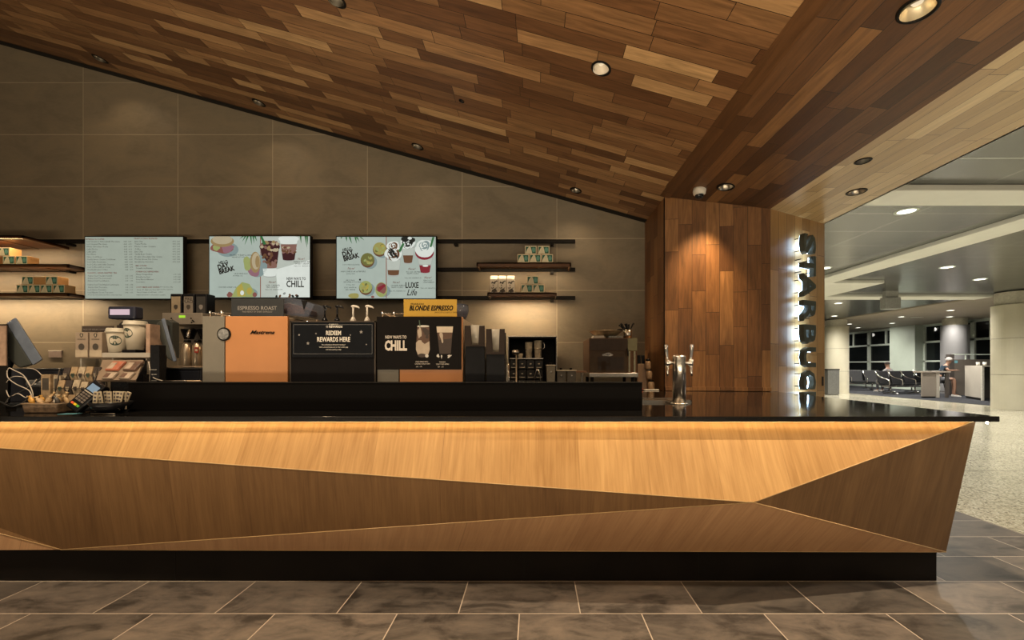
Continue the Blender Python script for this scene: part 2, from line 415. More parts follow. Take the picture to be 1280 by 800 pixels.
downlight(*ROW2[2], zmain(ROW2[2][0]), R, .2765, 'black-rimmed downlight beyond the top left edge of the photo', group='downlights in the sloping wood ceiling')
downlight(*MIDL[0], zmid(1.92), R + .012, .157, 'small round downlight in the dark wood soffit beside the white camera dome', lit=False, group='downlights in the dark wood soffit')
downlight(*MIDL[1], zmid(1.93), R + .012, .157, 'large black-rimmed downlight near the top right corner of the photo', group='downlights in the dark wood soffit', refl=gold)
downlight(3.14, 3.97, ZB, .075, 0, 'flat dark downlight in the pale soffit strip, lower of two', lit=False, group='downlights in the pale soffit strip')
downlight(2.72, 3.37, ZB, .05, 0, 'small dark downlight in the pale soffit strip, upper of two', lit=False, group='downlights in the pale soffit strip')
t = thing('ceiling_sensor', 'tiny black round hole-like sensor in the sloping wood ceiling', 'sensor', (-.676, 3.78, zmain(-.676)))
bm = BM(); lathe(bm, [(0, .02), (.021, .02), (.021, -.002), (.026, -.004), (.027, .001), (.022, .001)], seg=20); obj('housing', xform(bm, Matrix.Rotation(math.atan(.2765), 4, 'Y')), blk, t)
# camera dome
z = zmid(1.71)
t = thing('security_camera', 'white dome security camera hanging from the dark soffit', 'camera', (1.71, 4.22, z))
bm = BM(); lathe(bm, [(0, .01), (.062, .01), (.066, -.02), (.060, -.05), (.045, -.062), (0, -.062)], seg=28); obj('housing', bm, mat('camera_white', (.66, .6, .5), .4), t)
bm = BM(); lathe(bm, [(.044, -.060), (.042, -.082), (.026, -.098), (0, -.104)], seg=24); obj('dome', bm, mat('smoked_dome', (.02, .02, .02), .08), t)
bm = BM(); tube(bm, [(0, -.03, -.08), (0, -.046, -.088)], .016, 14); obj('lens', bm, blkgloss, t)

# ------------------------------------------------------------------ service counter
def veneer(name, dark, lite, sheet, seamc, rough=.42, slant=0.0):
    m = bpy.data.materials.new(name); t = NT(m); X = t.sep(t.coord())
    u = t.m('ADD', X[0], t.m('MULTIPLY', X[2], slant)); z = X[2]
    row = t.m('FLOOR', t.m('DIVIDE', u, sheet)); fr = t.m('SUBTRACT', t.m('DIVIDE', u, sheet), row)
    rnd = t.wn(t.comb(row, 2.2, 5.1))
    g = t.noise(t.comb(t.m('MULTIPLY', u, 70.0), t.m('MULTIPLY', rnd, 9.0), t.m('MULTIPLY', z, 4.0)), 1, 6, .6, .5)
    g2 = t.noise(t.comb(t.m('MULTIPLY', u, 7.0), t.m('MULTIPLY', rnd, 30.0), t.m('MULTIPLY', z, 1.4)), 1, 4, .5, 1.6)
    gg = t.m('ADD', t.m('MULTIPLY', g, .5), t.m('ADD', t.m('MULTIPLY', g2, .45), t.m('MULTIPLY', rnd, .10)))
    c = t.ramp(gg, [(.32, dark), (.70, lite)])
    s = t.m('LESS_THAN', t.m('MULTIPLY', t.m('MINIMUM', fr, t.m('SUBTRACT', 1.0, fr)), sheet), .0018)
    t.bsdf(t.mix(t.m('MULTIPLY', s, t.m('MULTIPLY', rnd, .4)), c, seamc), t.m('MULTIPLY_ADD', g, .12, rough), bump=g, bs=.12, bd=.002, spec=.4); return m
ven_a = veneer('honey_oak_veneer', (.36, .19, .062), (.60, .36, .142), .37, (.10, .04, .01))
ven_b = veneer('shaded_oak_veneer', (.125, .064, .024), (.23, .126, .050), .37, (.05, .02, .005))  # middle facet's shade painted into a darker oak tone
ven_c = veneer('floor_lit_oak_veneer', (.47, .26, .13), (.66, .40, .21), .62, (.12, .06, .02), slant=-.35)  # floor bounce on the lower facets painted in as a rosier, paler tone
ven_d = veneer('right_shaded_oak_veneer', (.115, .062, .026), (.21, .122, .054), 1.2, (.05, .02, .005), slant=-.25)  # shade of the right end facet painted in as dark veneer
edge_m = mat('edge_lipping', (.50, .33, .15), .4, var=.1)
A_ = (-4.6, 2.30, .93); TR = (2.494, 2.30, .93); R0 = (1.13, 2.10, .5345); RL = (-4.6, 2.282, .8942)
BL = (-2.669, 2.30, .2); BR = (2.33, 2.305, .185); ML = (-4.6, 2.24, .75); LL = (-4.6, 2.30, .19)
ctr = thing('service_counter', 'long folded honey-wood veneer counter front on a black plinth', 'counter', (-.5, 2.6, 0))
def panel(name, pts, m, lab=None):
    bm = BM(); hull8(bm, pts, [(p[0], p[1] + .02, p[2]) for p in pts]); o = wobj(name, bm, m, ctr)
    if lab: o['label'] = lab
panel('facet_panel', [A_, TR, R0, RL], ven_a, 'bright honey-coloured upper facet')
for pts in ([RL, R0, BL], [RL, BL, ML]): panel('facet_panel', pts, ven_b, 'middle facet, shade painted into the brown veneer')
panel('facet_panel', [R0, BR, BL], ven_c, 'lower wood facet, floor bounce painted rosy')
panel('facet_panel', [ML, BL, LL], ven_c, 'small wood facet at lower left, floor bounce painted rosy')
panel('facet_panel', [TR, BR, R0], ven_d, 'triangular facet at the right end, shade painted dark brown')
for a, b in ((RL, R0), (BL, R0), (R0, TR), (R0, BR), (ML, BL), (BL, BR)):
    bm = BM(); tube(bm, [a, b], .0028, 8); wobj('edge_strip', bm, edge_m, ctr)
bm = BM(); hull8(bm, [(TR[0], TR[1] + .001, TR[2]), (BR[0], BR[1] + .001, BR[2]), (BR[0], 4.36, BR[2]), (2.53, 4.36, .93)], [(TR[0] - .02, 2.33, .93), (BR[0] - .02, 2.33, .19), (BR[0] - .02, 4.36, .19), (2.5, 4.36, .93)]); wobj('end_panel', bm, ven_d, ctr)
bm = BM(); box(bm, -4.6, 2.318, 2.346, 2.39, 0, .2); wobj('plinth', bm, blkgloss if 0 else mat('black_plinth', (.008, .0065, .0055), .4, var=.25, scale=4, spec=.2), ctr, bevel=.002)
for u in (219, 437, 655, 873):
    bm = BM(); box(bm, PX(u, 2.345) - .0015, PX(u, 2.345) + .0015, 2.3445, 2.347, .002, .198); wobj('plinth_joint', bm, reveal, ctr)
bm = BM(); box(bm, 2.27, 2.318, 2.39, 4.36, 0, .2); box(bm, -4.6, .62, 2.9, 2.92, 0, .93); box(bm, .62, .64, 2.92, 4.36, 0, .93); wobj('carcass', bm, blk, ctr)
bm = BM(); box(bm, -4.55, 2.44, 2.262, 2.270, .9272, .9298); wobj('led_strip', bm, glow('warm_led', (1, .66, .30), 16), ctr)
bm = BM(); cyl(bm, (2.515, 2.262, .918), .005, .012, 12); wobj('led_end', bm, glow('warm_led_end', (1, .85, .6), 60), ctr)

slab = thing('countertop', 'polished black stone countertop running the length of the wood counter', 'countertop', (-.5, 2.6, .93))
bm = BM(); prism(bm, [(-4.6, 2.24), (2.561, 2.24), (2.60, 4.385), (XA, 4.495), (.61, 4.495), (.61, 3.1), (-2.47, 3.1), (-2.47, 3.45), (-4.6, 3.45)], 'z', .93, .96)
wobj('slab', bm, black_stone, slab, bevel=.003)
bm = BM(); box(bm, -2.54, .675, 2.545, 2.58, .9605, 1.131); o = obj('counter_ledge', bm, matte_stone, bevel=.002)
tag(o, 'low black upstand standing on the countertop in front of the coffee machines', 'ledge')
bm = BM(); box(bm, -2.54, .675, 2.538, 2.60, 1.1312, 1.137); o = tag(obj('ledge_cap', bm, blk, bevel=.0015), 'thin dark cap strip along the top of the black upstand', 'trim strip')
# staff side worktops (stand behind the ledge and along the back wall)
bb = thing('back_counter', 'black worktop along the tiled wall below the shelves', 'counter', (-3.2, 5.0, 0))
bm = BM(); box(bm, -7.6, 1.44, 4.58, 5.32, .93, .96); wobj('worktop', bm, black_stone, bb, bevel=.003)
bm = BM(); box(bm, -7.6, 1.44, 4.62, 5.32, .1, .93); wobj('cabinet', bm, blk, bb)
bm = BM(); box(bm, -7.6, 1.44, 4.68, 5.32, 0, .1); wobj('plinth', bm, blk, bb)
for i in range(14):
    bm = BM(); box(bm, -7.58 + i*.643, -7.58 + i*.643 + .63, 4.60, 4.62, .12, .90); d = wobj('door', bm, blk, bb, bevel=.002)
    bm = BM(); box(bm, -7.58 + i*.643 + .25, -7.58 + i*.643 + .38, 4.585, 4.60, .84, .85); wobj('handle', bm, steel, d, top=bb)

# ------------------------------------------------------------------ beer-style tap tower on its drip tray
t = thing('tap_tower', 'polished steel column with two tap handles on the countertop', 'tap', (1.056, 2.97, .9602))
bm = BM(); lathe(bm, [(0, 0), (.062, 0), (.062, .006), (.05, .012), (.046, .014), (0, .014)], seg=36); obj('base_flange', bm, steel, t)
bm = BM(); lathe(bm, [(0, .012), (.046, .012), (.046, .34), (.044, .352), (.036, .357), (0, .358)], seg=40); obj('column', bm, steel, t)
for s in (-1, 1):
    q = Vector((s * .055, -.03 if s > 0 else 0, .30))
    bm = BM(); tube(bm, [(s*.035, 0, .30), (s*.06, 0, .30), (s*.065, 0, .30), (s*.085, 0, .30)], [.012, .012, .017, .013], 14)
    tube(bm, [(s*.085, 0, .275), (s*.085, 0, .325)], [.016, .018], 14); tube(bm, [(s*.085, 0, .275), (s*.086, -.006, .235), (s*.088, -.012, .205)], [.011, .009, .007], 12)
    f = obj('faucet', bm, chrome, t)
    bm = BM(); tube(bm, [(s*.085, 0, .325), (s*.086, .002, .335), (s*.092, .004, .39), (s*.094, .006, .43), (s*.094, .006, .437)], [.007, .009, .0125, .0145, .009], 14); obj('tap_handle', bm, chrome, t)
t = thing('drip_tray', 'flat slotted steel drip tray behind the tap tower', 'tray', (1.02, 3.2, .9602))
bm = BM(); box(bm, -.22, .17, -.12, .1, 0, .006); box(bm, -.22, .17, -.12, -.112, .006, .018); box(bm, -.22, .17, .092, .1, .006, .018); box(bm, -.22, -.212, -.12, .1, .006, .018); box(bm, .162, .17, -.12, .1, .006, .018)
obj('tray_body', bm, steel, t)
bm = BM()
for i in range(23): box(bm, -.205 + i*.0165, -.198 + i*.0165, -.11, .09, .012, .016)
obj('grille', bm, steel, t)

# ------------------------------------------------------------------ lit sign on the pier
hal = glow('halo_led', (.50, .74, 1.0), 16)
let = mat('sign_letter_metal', (.060, .070, .060), .42, metal=.1)
d3 = Vector((XC - XB, YC - 4.40, 0)).normalized(); n3 = Vector((d3.y, -d3.x, 0))
cen = Vector((XB, 4.40, 0)) + d3 * (.506 * 1.033)
sg = thing('wall_sign', 'vertical backlit channel-letter sign standing off the pale wood pier face', 'sign', (cen.x, cen.y, .3))
px = [305.5, 332, 357.5, 389, 418, 446.5, 475, 502, 531]
hs = [25, 25, 29, 26, 24, 25, 24, 24, 24]
for ch, v, hh in zip('STARBUCKS', px, hs):
    zc = 1.24 + (457 - v) * 4.55 / F; wz = hh * 4.55 / F
    bm = BM(); text(bm, ch, 1.0, None, bold=.055, depth=.5, M=Matrix())
    xs = [v_.co.x for v_ in bm.verts]; ys = [v_.co.y for v_ in bm.verts]
    bmesh.ops.translate(bm, verts=bm.verts, vec=(-(min(xs)+max(xs))/2, -(min(ys)+max(ys))/2, 0))
    sx = wz / (max(xs)-min(xs)); sy = .235 / (max(ys)-min(ys))
    B = Matrix(((0, d3.x, n3.x, 0), (0, d3.y, n3.y, 0), (-1, 0, 0, 0), (0, 0, 0, 1)))
    pos = Vector((cen.x, cen.y, zc))
    half = bm.copy()
    bm.transform(Matrix.Translation(pos + n3 * .09) @ B @ Matrix.Diagonal((sx, sy, .055, 1)))
    L = wobj('letter', bm, let, sg)
    half.transform(Matrix.Translation(pos + n3 * .058) @ B @ Matrix.Diagonal((sx*.93, sy*.93, .004, 1)))
    wobj('halo_light', half, hal, L, top=sg)
    bm = BM()
    for dz in (-.07, .07):
        for dd in (-.085, .07):
            p = pos + d3 * dd + Vector((0, 0, dz)); tube(bm, [p + n3*.001, p + n3*.07], .005, 8); wobj('standoff', bm, blk, L, top=sg); bm = BM()
p = Vector((XB, 4.40, 0)) + d3 * .99
bm = BM(); q = p + n3 * .004; hull8(bm, [tuple(q + Vector((0,0,z)) + d3*s) for s, z in ((-.016, 1.0), (.016, 1.0), (.016, 1.11), (-.016, 1.11))], [tuple(q - n3*.003 + Vector((0,0,z)) + d3*s) for s, z in ((-.016, 1.0), (.016, 1.0), (.016, 1.11), (-.016, 1.11))])
tag(obj('wall_plate', bm, blk), 'small narrow black plate low on the pale wood pier corner', 'wall plate')

# ------------------------------------------------------------------ shelves, rails
walnut = planks('shelf_walnut', 'x', 'y', .5, 3, [(0, (.10, .038, .013)), (1, (.14, .058, .02))], grain=.4, seamw=0.0, rough=.4)
def zr(v, D=5.3): return PZ(v, D)
def rail(u0_, u1_, v, lab):
    D = 5.3; bm = BM(); box(bm, PX(u0_, D), PX(u1_, D), 5.285, 5.329, zr(v + 2, D), zr(v - 2.2, D)); o = tag(obj('wall_rail', bm, blk, bevel=.002), lab, 'rail', 'wall rails'); return o
rail(-190, 719, 301.8, 'long black wall rail running level with the tops of the menu screens')
rail(-190, 106, 337.5, 'short black middle wall rail left of the leftmost menu screen')
rail(545, 719, 337, 'short black middle wall rail behind the upper right wooden shelf')
rail(-190, 719, 372.3, 'long black lower wall rail running under the menu screens')
for u, v, lab in ((570, 306, 'left of two clips under the top rail right of the screens'), (690, 306, 'right of two clips under the top rail above the boxes'), (690, 341, 'clip under the middle rail behind the upper right shelf'), (690, 376, 'clip under the lower rail behind the lower right shelf'), (88, 306, 'clip under the top rail beside the leftmost menu screen'), (88, 340, 'clip under the middle rail beside the leftmost menu screen')):
    x = PX(u, 5.28); z = zr(v, 5.28); bm = BM(); box(bm, x - .022, x + .022, 5.25, 5.33, z - .012, z + .016); cyl(bm, (x, 5.244, z + .002), .008, .01, 12, axis='y')
    tag(obj('rail_clip', bm, blk), 'small black ' + lab, 'clip', 'rail clips')
ledw = glow('shelf_led', (1.0, .74, .42), 16)
def shelf(u0_, u1_, vtop, vbot, D, lab):
    x0_, x1_ = PX(u0_, D), PX(u1_, D); zt, zb = PZ(vtop, D), PZ(vbot, D)
    t = thing('wall_shelf', lab, 'shelf', ((x0_+x1_)/2, D, zb), group='walnut wall shelves')
    bm = BM(); box(bm, x0_, x1_, D, D + .022, zb, zt); box(bm, x0_, x0_ + .02, D, 5.284, zb, zt); box(bm, x1_ - .02, x1_, D, 5.284, zb, zt); box(bm, x0_, x1_, D, 5.284, zt - .018, zt)
    wobj('board', bm, walnut, t, bevel=.0015)
    n = max(2, round((x1_-x0_)/.38)); 
    for i in range(n + 1):
        x = x0_ + .025 + (x1_-x0_-.05) * i / n
        bm = BM(); hull8(bm, [(x-.004, D+.024, zt-.032), (x-.004, 5.28, zt-.032), (x-.004, 5.28, zt-.02), (x-.004, D+.024, zt-.02)], [(x+.004, D+.024, zt-.032), (x+.004, 5.28, zt-.032), (x+.004, 5.28, zt-.02), (x+.004, D+.024, zt-.02)]); wobj('bracket', bm, steel, t)
    bm = BM(); box(bm, x0_ + .04, x1_ - .04, D + .03, D + .045, zt - .026, zt - .0185); wobj('led_strip', bm, ledw, t)
    return (x0_, x1_, zt, D)
S_A = shelf(595.5, 714, 328, 333, 5.04, 'upper right walnut shelf holding five small green boxes')
S_B = shelf(609, 696, 365.6, 370, 5.04, 'lower right walnut shelf holding three bags and three small boxes')
S_C = shelf(-170, 85, 330, 334.3, 4.98, 'walnut shelf at far left, middle of three, holding stacked boxes')
S_D = shelf(-170, 85, 366, 370.2, 4.98, 'walnut shelf at far left, lowest of three, holding a box pyramid')
S_E = shelf(-170, 28, 294, 297.5, 4.80, 'walnut shelf at far left, topmost of three and empty')

# ------------------------------------------------------------------ menu screens
dark = mat('print_black', (.015, .015, .018), .6); red = mat('print_red', (.30, .05, .03), .6)
def gl(n, c, s=.55): return glow('screen_' + n, c, s)
SCR = .62
def screen(u0_, u1_, v0_, v1_, D, lab, bright=SCR, col=(.62, .72, .63)):
    x0_, x1_, z0, z1 = PX(u0_, D), PX(u1_, D), PZ(v1_, D), PZ(v0_, D)
    t = thing('menu_screen', lab, 'menu board', ((x0_+x1_)/2, D, z0))
    bm = BM(); box(bm, x0_ - .012, x1_ + .012, D, D + .05, z0 - .014, z1 + .012); wobj('housing', bm, blk, t, bevel=.003)
    bm = BM(); box(bm, (x0_+x1_)/2 - .2, (x0_+x1_)/2 + .2, D + .05, 5.329, (z0+z1)/2 - .15, (z0+z1)/2 + .15); wobj('wall_mount', bm, blk, t)
    bm = BM(); box(bm, x0_, x1_, D - .003, D + .001, z0, z1); wobj('display', bm, glow('screen_white_%d' % u0_, col, bright), t)
    return t
DS = 5.14
class Cv:
    """draws on a screen; positions in photo pixels"""
    def __init__(s, t, D, b=None): s.t, s.D, s.k, s.b = t, D, D / F, b and (PX(b[0], D), PX(b[1], D), PZ(b[3], D), PZ(b[2], D))
    def txt(s, name, items, m, res=1, one=False):
        bm = BM()
        for it in items:
            st, u, v, size = it[:4]; o = it[4] if len(it) > 4 else {}
            text(bm, st, size * s.k, (PX(u, s.D), s.D - .006, PZ(v, s.D)), res=res, **o)
            if not one: wobj(name, bm, m, s.t); bm = BM()
        if one: wobj(name, bm, m, s.t)
    def pic(s, name, shapes, lab=None):
        bm = BM(); ms = []
        for i, sh in enumerate(shapes):
            k, m = sh[0], sh[1]
            if m not in ms: ms.append(m)
            mi = ms.index(m); y = s.D - .004 - .00012 * i
            if k == 'o': disc(bm, PX(sh[2], s.D), PZ(sh[3], s.D), sh[4]*s.k, sh[5]*s.k, y, rot=sh[6] if len(sh) > 6 else 0, mi=mi, wob=sh[7] if len(sh) > 7 else 0)
            elif k == 'p': poly(bm, [(PX(a, s.D), PZ(b, s.D)) for a, b in sh[2]], y, mi)
        for v_ in bm.verts: v_.co.x = min(max(v_.co.x, s.b[0]), s.b[1]); v_.co.z = min(max(v_.co.z, s.b[2]), s.b[3])
        o = wobj(name, bm, ms, s.t)
        if lab: o['label'] = lab
        return o
t1 = screen(106.8, 228.6, 296.3, 373.2, DS, 'leftmost menu screen, a pale text-only price list', col=(.52, .58, .48), bright=.66); c1 = Cv(t1, DS)
def zp(x, y): return (100 + x / 9.09, 290 + y / 9.09)
L1 = ['Iced Cinnamon Almondmilk Macchiato', 'Iced Caramel Macchiato', 'White Chocolate Mocha', 'Caffe Mocha', 'Caffe Latte', 'Flat White', 'Nitro Cold Brew', 'Vanilla Sweet Cream Cold Brew', 'Iced Caffe Americano', 'Iced Coffee with milk Caramel', 'Iced Coffee with or w/out', 'Freshly Brewed Coffee']
L2 = ['Shaken Iced Tea (per blend)', 'Shaken Iced Tea Lemonade', 'Shaken Iced Tea Infusion', 'Shaken Iced Tea Infusion Lemonade', 'Classic Chai Tea Latte', 'Iced Green Tea Latte', 'Iced Matcha Green Tea Latte']
R1 = ['Java Chip', 'Triple Mocha', 'Mocha Cookie Crumble', 'Coffee', 'Java Chip', 'Vanilla Bean Creme', 'Double Chocolaty Chip Creme', 'Matcha Green Tea Creme', 'Strawberry Smoothie']
R2 = ['Mango Dragonfruit', 'Strawberry Acai', 'Very Berry Hibiscus', 'Cool Lime']
it = []; itr = []
prc = []
def row(st, x, y, size=2.7): u, v = zp(x, y); (prc if st[0].isdigit() and len(st) == 4 else it).append((st, u, v, size))
def hdr(st, x, y, size=2.6): u, v = zp(x, y); itr.append((st, u, v, size, {'bold': .0008}))
hdr('ESPRESSO & COFFEE', 70, 92)
for i, s in enumerate(L1):
    y = 118 + i*29; row(s, 75 + i*1.5, y)
    row('4.45', 500 + i*1.5, y, 2.4); row('4.95', 553 + i*1.8, y, 2.4)
hdr('CLASSICS - HANDCRAFTED TEA', 85, 474)
for i, s in enumerate(L2):
    y = (507, 535, 563, 607, 637, 666, 696)[i]; row(s, 92, y)
    row('3.45', 518, y, 2.4); row('3.95', 570, y, 2.4)
hdr('FRAPPUCCINO BLENDED', 620, 84)
for i, s in enumerate(R1):
    y = 116 + i*29; row(s, 626, y); row('4.95', 1056, y, 2.4); row('5.45', 1104, y, 2.4)
hdr('SMOOTHIES', 635, 392); row('Strawberry Banana', 640, 420)
hdr('STARBUCKS REFRESHERS', 638, 460)
for i, s in enumerate(R2): row(s, 640, 490 + i*29); row('3.95', 1065, 490 + i*29, 2.4); row('4.45', 1112, 490 + i*29, 2.4)
hdr('CUSTOMIZE ANY DRINK', 642, 636)
row('Syrup .50  Espresso Shot .80', 650, 664, 2.4); row('Sweet Cream Cold Foam', 650, 692, 2.4); row('2,000 calories a day', 900, 632, 2.2); row('is used for nutrition', 900, 660, 2.2); row('advice', 900, 688, 2.2)
row('Prices do not include tax. Menu items may vary', 95, 722, 2.2); row('Additional nutrition information available', 645, 722, 2.2)
pg = mat('print_grey', (.06, .06, .065), .6); c1.txt('menu_item', it, pg)
for a_, b_ in ((0, 158), (158, 170), (170, 219), (219, 240)): c1.txt('price_column', [p_ for p_ in prc if a_ <= p_[1] < b_], pg, one=True) if any(a_ <= p_[1] < b_ for p_ in prc) else None
c1.txt('menu_heading', itr, red)
t2 = screen(262, 387.3, 295.6, 371.7, DS, 'middle menu screen with sandwich pictures and NEW WAYS TO CHILL lettering'); c2 = Cv(t2, DS, (262, 387.3, 295.6, 371.7))
crust = gl('crust', (.55, .38, .17)); crumb = gl('crumb', (.80, .66, .42)); leaf = gl('leaf', (.07, .26, .09)); cola = gl('cola', (.09, .03, .03))
wht = gl('white', (.85, .90, .82), .8); lime = gl('lime', (.55, .62, .22)); ice = gl('ice', (.42, .22, .17)); shade = gl('shade', (.40, .52, .50)); onion = gl('onion', (.50, .25, .30)); yel = gl('yolk', (.75, .60, .12))
cup = gl('cup', (.68, .70, .64)); brown = gl('brown', (.25, .12, .06)); redd = gl('berry', (.40, .04, .06)); pale2 = gl('pale', (.74, .80, .70), .62); hair = gl('divider', (.45, .12, .06)); dk = gl('dk', (.03, .035, .03)); ham = gl('ham', (.42, .16, .13))
def z2(x, y): return (240 + x / 6.67, 280 + y / 6.67)
def O(m, x, y, rx, ry, rot=0, wob=0, zf=z2): u, v = zf(x, y); return ('o', m, u, v, rx/6.67, ry/6.67, rot, wob)
def G(m, pts, zf=z2): return ('p', m, [zf(*p) for p in pts])
c2.pic('split_line', [G(hair, [(570, 100), (576, 100), (576, 612), (570, 612)])])
c2.pic('right_page', [G(pale2, [(577, 102), (985, 102), (985, 610), (577, 610)]), G(wht, [(700, 380), (985, 300), (985, 610), (720, 610)])], 'paler right half of the picture')
c2.pic('sandwich_picture', [O(shade, 300, 215, 90, 60), O(ham, 255, 195, 95, 52, 0, .08), O(onion, 300, 205, 50, 34, .3, .1), O(lime, 205, 200, 30, 22, 0, .1), O(crust, 255, 145, 98, 48), O(crumb, 255, 130, 84, 40), O(shade, 545, 350, 85, 95), O(onion, 520, 390, 50, 50, .2, .08), O(lime, 465, 330, 34, 60, .1, .08), O(crust, 530, 320, 44, 88), O(crumb, 535, 310, 34, 70), O(crust, 548, 315, 18, 50)])
c2.pic('lime_picture', [O(shade, 470, 580, 80, 50), O(ham, 318, 590, 26, 22, 0, .1), G(lime, [(330, 610), (370, 530), (420, 485), (480, 500), (520, 560), (515, 610)]), G(yel, [(375, 535), (415, 495), (450, 600), (380, 605)]), O(wht, 420, 575, 16, 20), O(yel, 480, 560, 22, 30), O(ham, 525, 590, 18, 20)])
c2.pic('leaf_picture', [G(leaf, [(a, 102), (a + 14, 102), (b, c)]) for a, b, c in ((420, 395, 128), (440, 420, 150), (460, 440, 178), (485, 500, 182), (505, 520, 165), (520, 545, 150), (575, 615, 180), (900, 912, 165), (940, 962, 208), (955, 968, 180))])
def glass(cx, top, bot, wt, wb, layers, zf):
    r = [G(cup, [(cx-wt, top), (cx+wt, top), (cx+wb, bot-10), (cx-wb, bot-10)], zf), O(cup, cx, bot-12, wb, 14, 0, 0, zf)]
    for m, a, b in layers:
        wa = wt + (wb - wt)*(a-top)/(bot-top); wc = wt + (wb - wt)*(b-top)/(bot-top)
        r.append(G(m, [(cx-wa*.93, a), (cx+wa*.93, a), (cx+wc*.93, b), (cx-wc*.93, b)], zf)); r.append(O(m, cx, b, wc*.93, 9, 0, 0, zf))
    return r
random.seed(3)
c2.pic('left_drink_picture', glass(650, 200, 445, 84, 52, [(cola, 190, 330), (ice, 330, 362), (wht, 372, 430)], z2) + [O(cola, 650, 190, 86, 50)] + [O(random.choice([crumb, ice, crust, cola]), 650 + random.uniform(-70, 70), 185 + random.uniform(-36, 34), 15, 12, random.random()*3) for _ in range(34)] + [O(random.choice([ice, brown]), 650 + random.uniform(-55, 55), 250 + random.uniform(-10, 90), 13, 10, random.random()*3) for _ in range(20)] + [G(leaf, [(572, 105), (590, 102), (624, 170), (600, 175)])])
c2.pic('right_drink_picture', glass(808, 140, 310, 78, 50, [(wht, 112, 160), (ice, 170, 240), (cola, 240, 296)], z2) + [O(wht, 808, 125, 86, 30)] + [O(random.choice([ice, brown, crumb]), 808 + random.uniform(-55, 55), 190 + random.uniform(0, 55), 14, 8, random.random()*3) for _ in range(22)])
c2.pic('bean_picture', [O(dk if i % 2 else brown, x, y, 13, 9, .5*i) for i, (x, y) in enumerate(((748, 575), (772, 580), (735, 602), (706, 606), (818, 594), (842, 602), (874, 596), (880, 603), (815, 606)))])
c2.txt('bold_lettering', [('HELLO', *z2(228, 338), 5, {'tilt': .2, 'bold': .004, 'sx': .75}), ('DAY', *z2(222, 382), 8.5, {'tilt': .25, 'bold': .009, 'sx': .8}), ('BREAK', *z2(232, 420), 8, {'tilt': .27, 'bold': .009, 'sx': .82}), ('NEW WAYS TO', *z2(790, 468), 5, {'bold': .0025, 'sx': .68}), ('CHILL', *z2(788, 526), 11.5, {'bold': .006, 'sx': .72})], dark, res=2)
c2.txt('small_print', [('SMOKED TURKEY & SWISS', *z2(315, 266), 2.4), ('BREAKFAST 4.95', *z2(335, 282), 2.2), ('CAGE FREE EGG', *z2(350, 420), 2.4), ('MUFFIN 3.95', *z2(345, 438), 2.2), ('CHICKEN WRAP 5.45', *z2(222, 533), 2.4), ('NITRO COLD BREW', *z2(850, 322), 2.6), ('SWEET CREAM', *z2(862, 338), 2.6), ('TALL 3.95  GRANDE 4.45', *z2(852, 356), 2), ('ICED CARAMEL', *z2(618, 518), 2.6), ('MACCHIATO', *z2(622, 534), 2.6), ('TALL 3.95  GRANDE 4.45', *z2(612, 552), 2)], dark)
c2.txt('red_script', [('New!', *z2(880, 300), 4, {'shear': .3}), ('New!', *z2(640, 494), 4, {'shear': .3})], red)
t3 = screen(421, 544.6, 296.2, 373, DS, 'rightmost menu screen with egg bites, whipped drinks and LUXE Life lettering'); c3 = Cv(t3, DS, (421, 544.6, 296.2, 373))
def z3(x, y): return (400 + x / 6.67, 280 + y / 6.67)
def O3(m, x, y, rx, ry, rot=0, wob=0): return O(m, x, y, rx, ry, rot, wob, z3)
def G3(m, pts): return G(m, pts, z3)
c3.pic('split_line', [G3(hair, [(551, 108), (557, 108), (557, 618), (551, 618)])])
olive = gl('olive', (.28, .27, .08)); egg = gl('egg', (.58, .52, .16))
def bite(x, y, r, m):
    return [O3(shade, x + 22, y + 18, r, r), O3(brown, x, y + 4, r, r * 1.05), O3(m, x, y - 4, r * .95, r * .92)] + [O3(random.choice([egg, olive, yel, lime]), x + random.uniform(-.6, .6)*r, y + random.uniform(-.6, .6)*r, r*.22, r*.16, random.random()*3) for _ in range(14)]
c3.pic('egg_bite_picture', bite(498, 210, 57, egg) + bite(398, 300, 58, olive))
c3.pic('egg_bite_picture', bite(382, 530, 56, lime) + [O3(dk, 335, 465, 8, 8)])
c3.pic('sandwich_picture', [O3(shade, 530, 560, 60, 50), O3(lime, 512, 548, 50, 62), O3(ham, 512, 540, 42, 50), G3(redd, [(480, 530), (540, 500), (550, 515), (490, 570)]), G3(lime, [(470, 555), (545, 590), (530, 605), (480, 590)])])
c3.pic('egg_picture', [O3(egg, 283, 600, 44, 24, 0, .05)])
c3.pic('ham_picture', [O3(ham, 440, 608, 14, 10)])
c3.pic('leaf_picture', [G3(leaf, [(a, 110), (a + 16, 110), (b, c)]) for a, b, c in ((172, 178, 125), (212, 225, 148), (240, 268, 168), (288, 306, 166), (300, 330, 150), (330, 372, 138))])
def swirl(cx, cy, r, m1, m2):
    o = [O3(m1, cx, cy, r, r*.8, 0, .08)]
    for i in range(9):
        a = i * .9; rr = r * (.85 - .085*i); o.append(O3(m2 if i % 2 else m1, cx + math.cos(a)*r*.16, cy + math.sin(a)*r*.12, rr, rr*.72, a, .05))
    return o
def stripes(cx, cy, r, m, n):
    return [G3(m, [(cx + x, cy + y), (cx + x + 10, cy + y - 4), (cx + x + 38, cy + y + 26), (cx + x + 30, cy + y + 34)]) for x, y in [(random.uniform(-r, r*.5), random.uniform(-r*.8, r*.7)) for _ in range(n)]]
c3.pic('mocha_drink_picture', glass(613, 290, 440, 62, 46, [(pale2, 300, 380), (brown, 385, 420)], z3) + swirl(613, 250, 72, wht, brown) + swirl(610, 185, 52, wht, brown) + stripes(610, 240, 50, dk, 10) + [G3(leaf, [(655, 225), (690, 160), (708, 165), (670, 240)])])
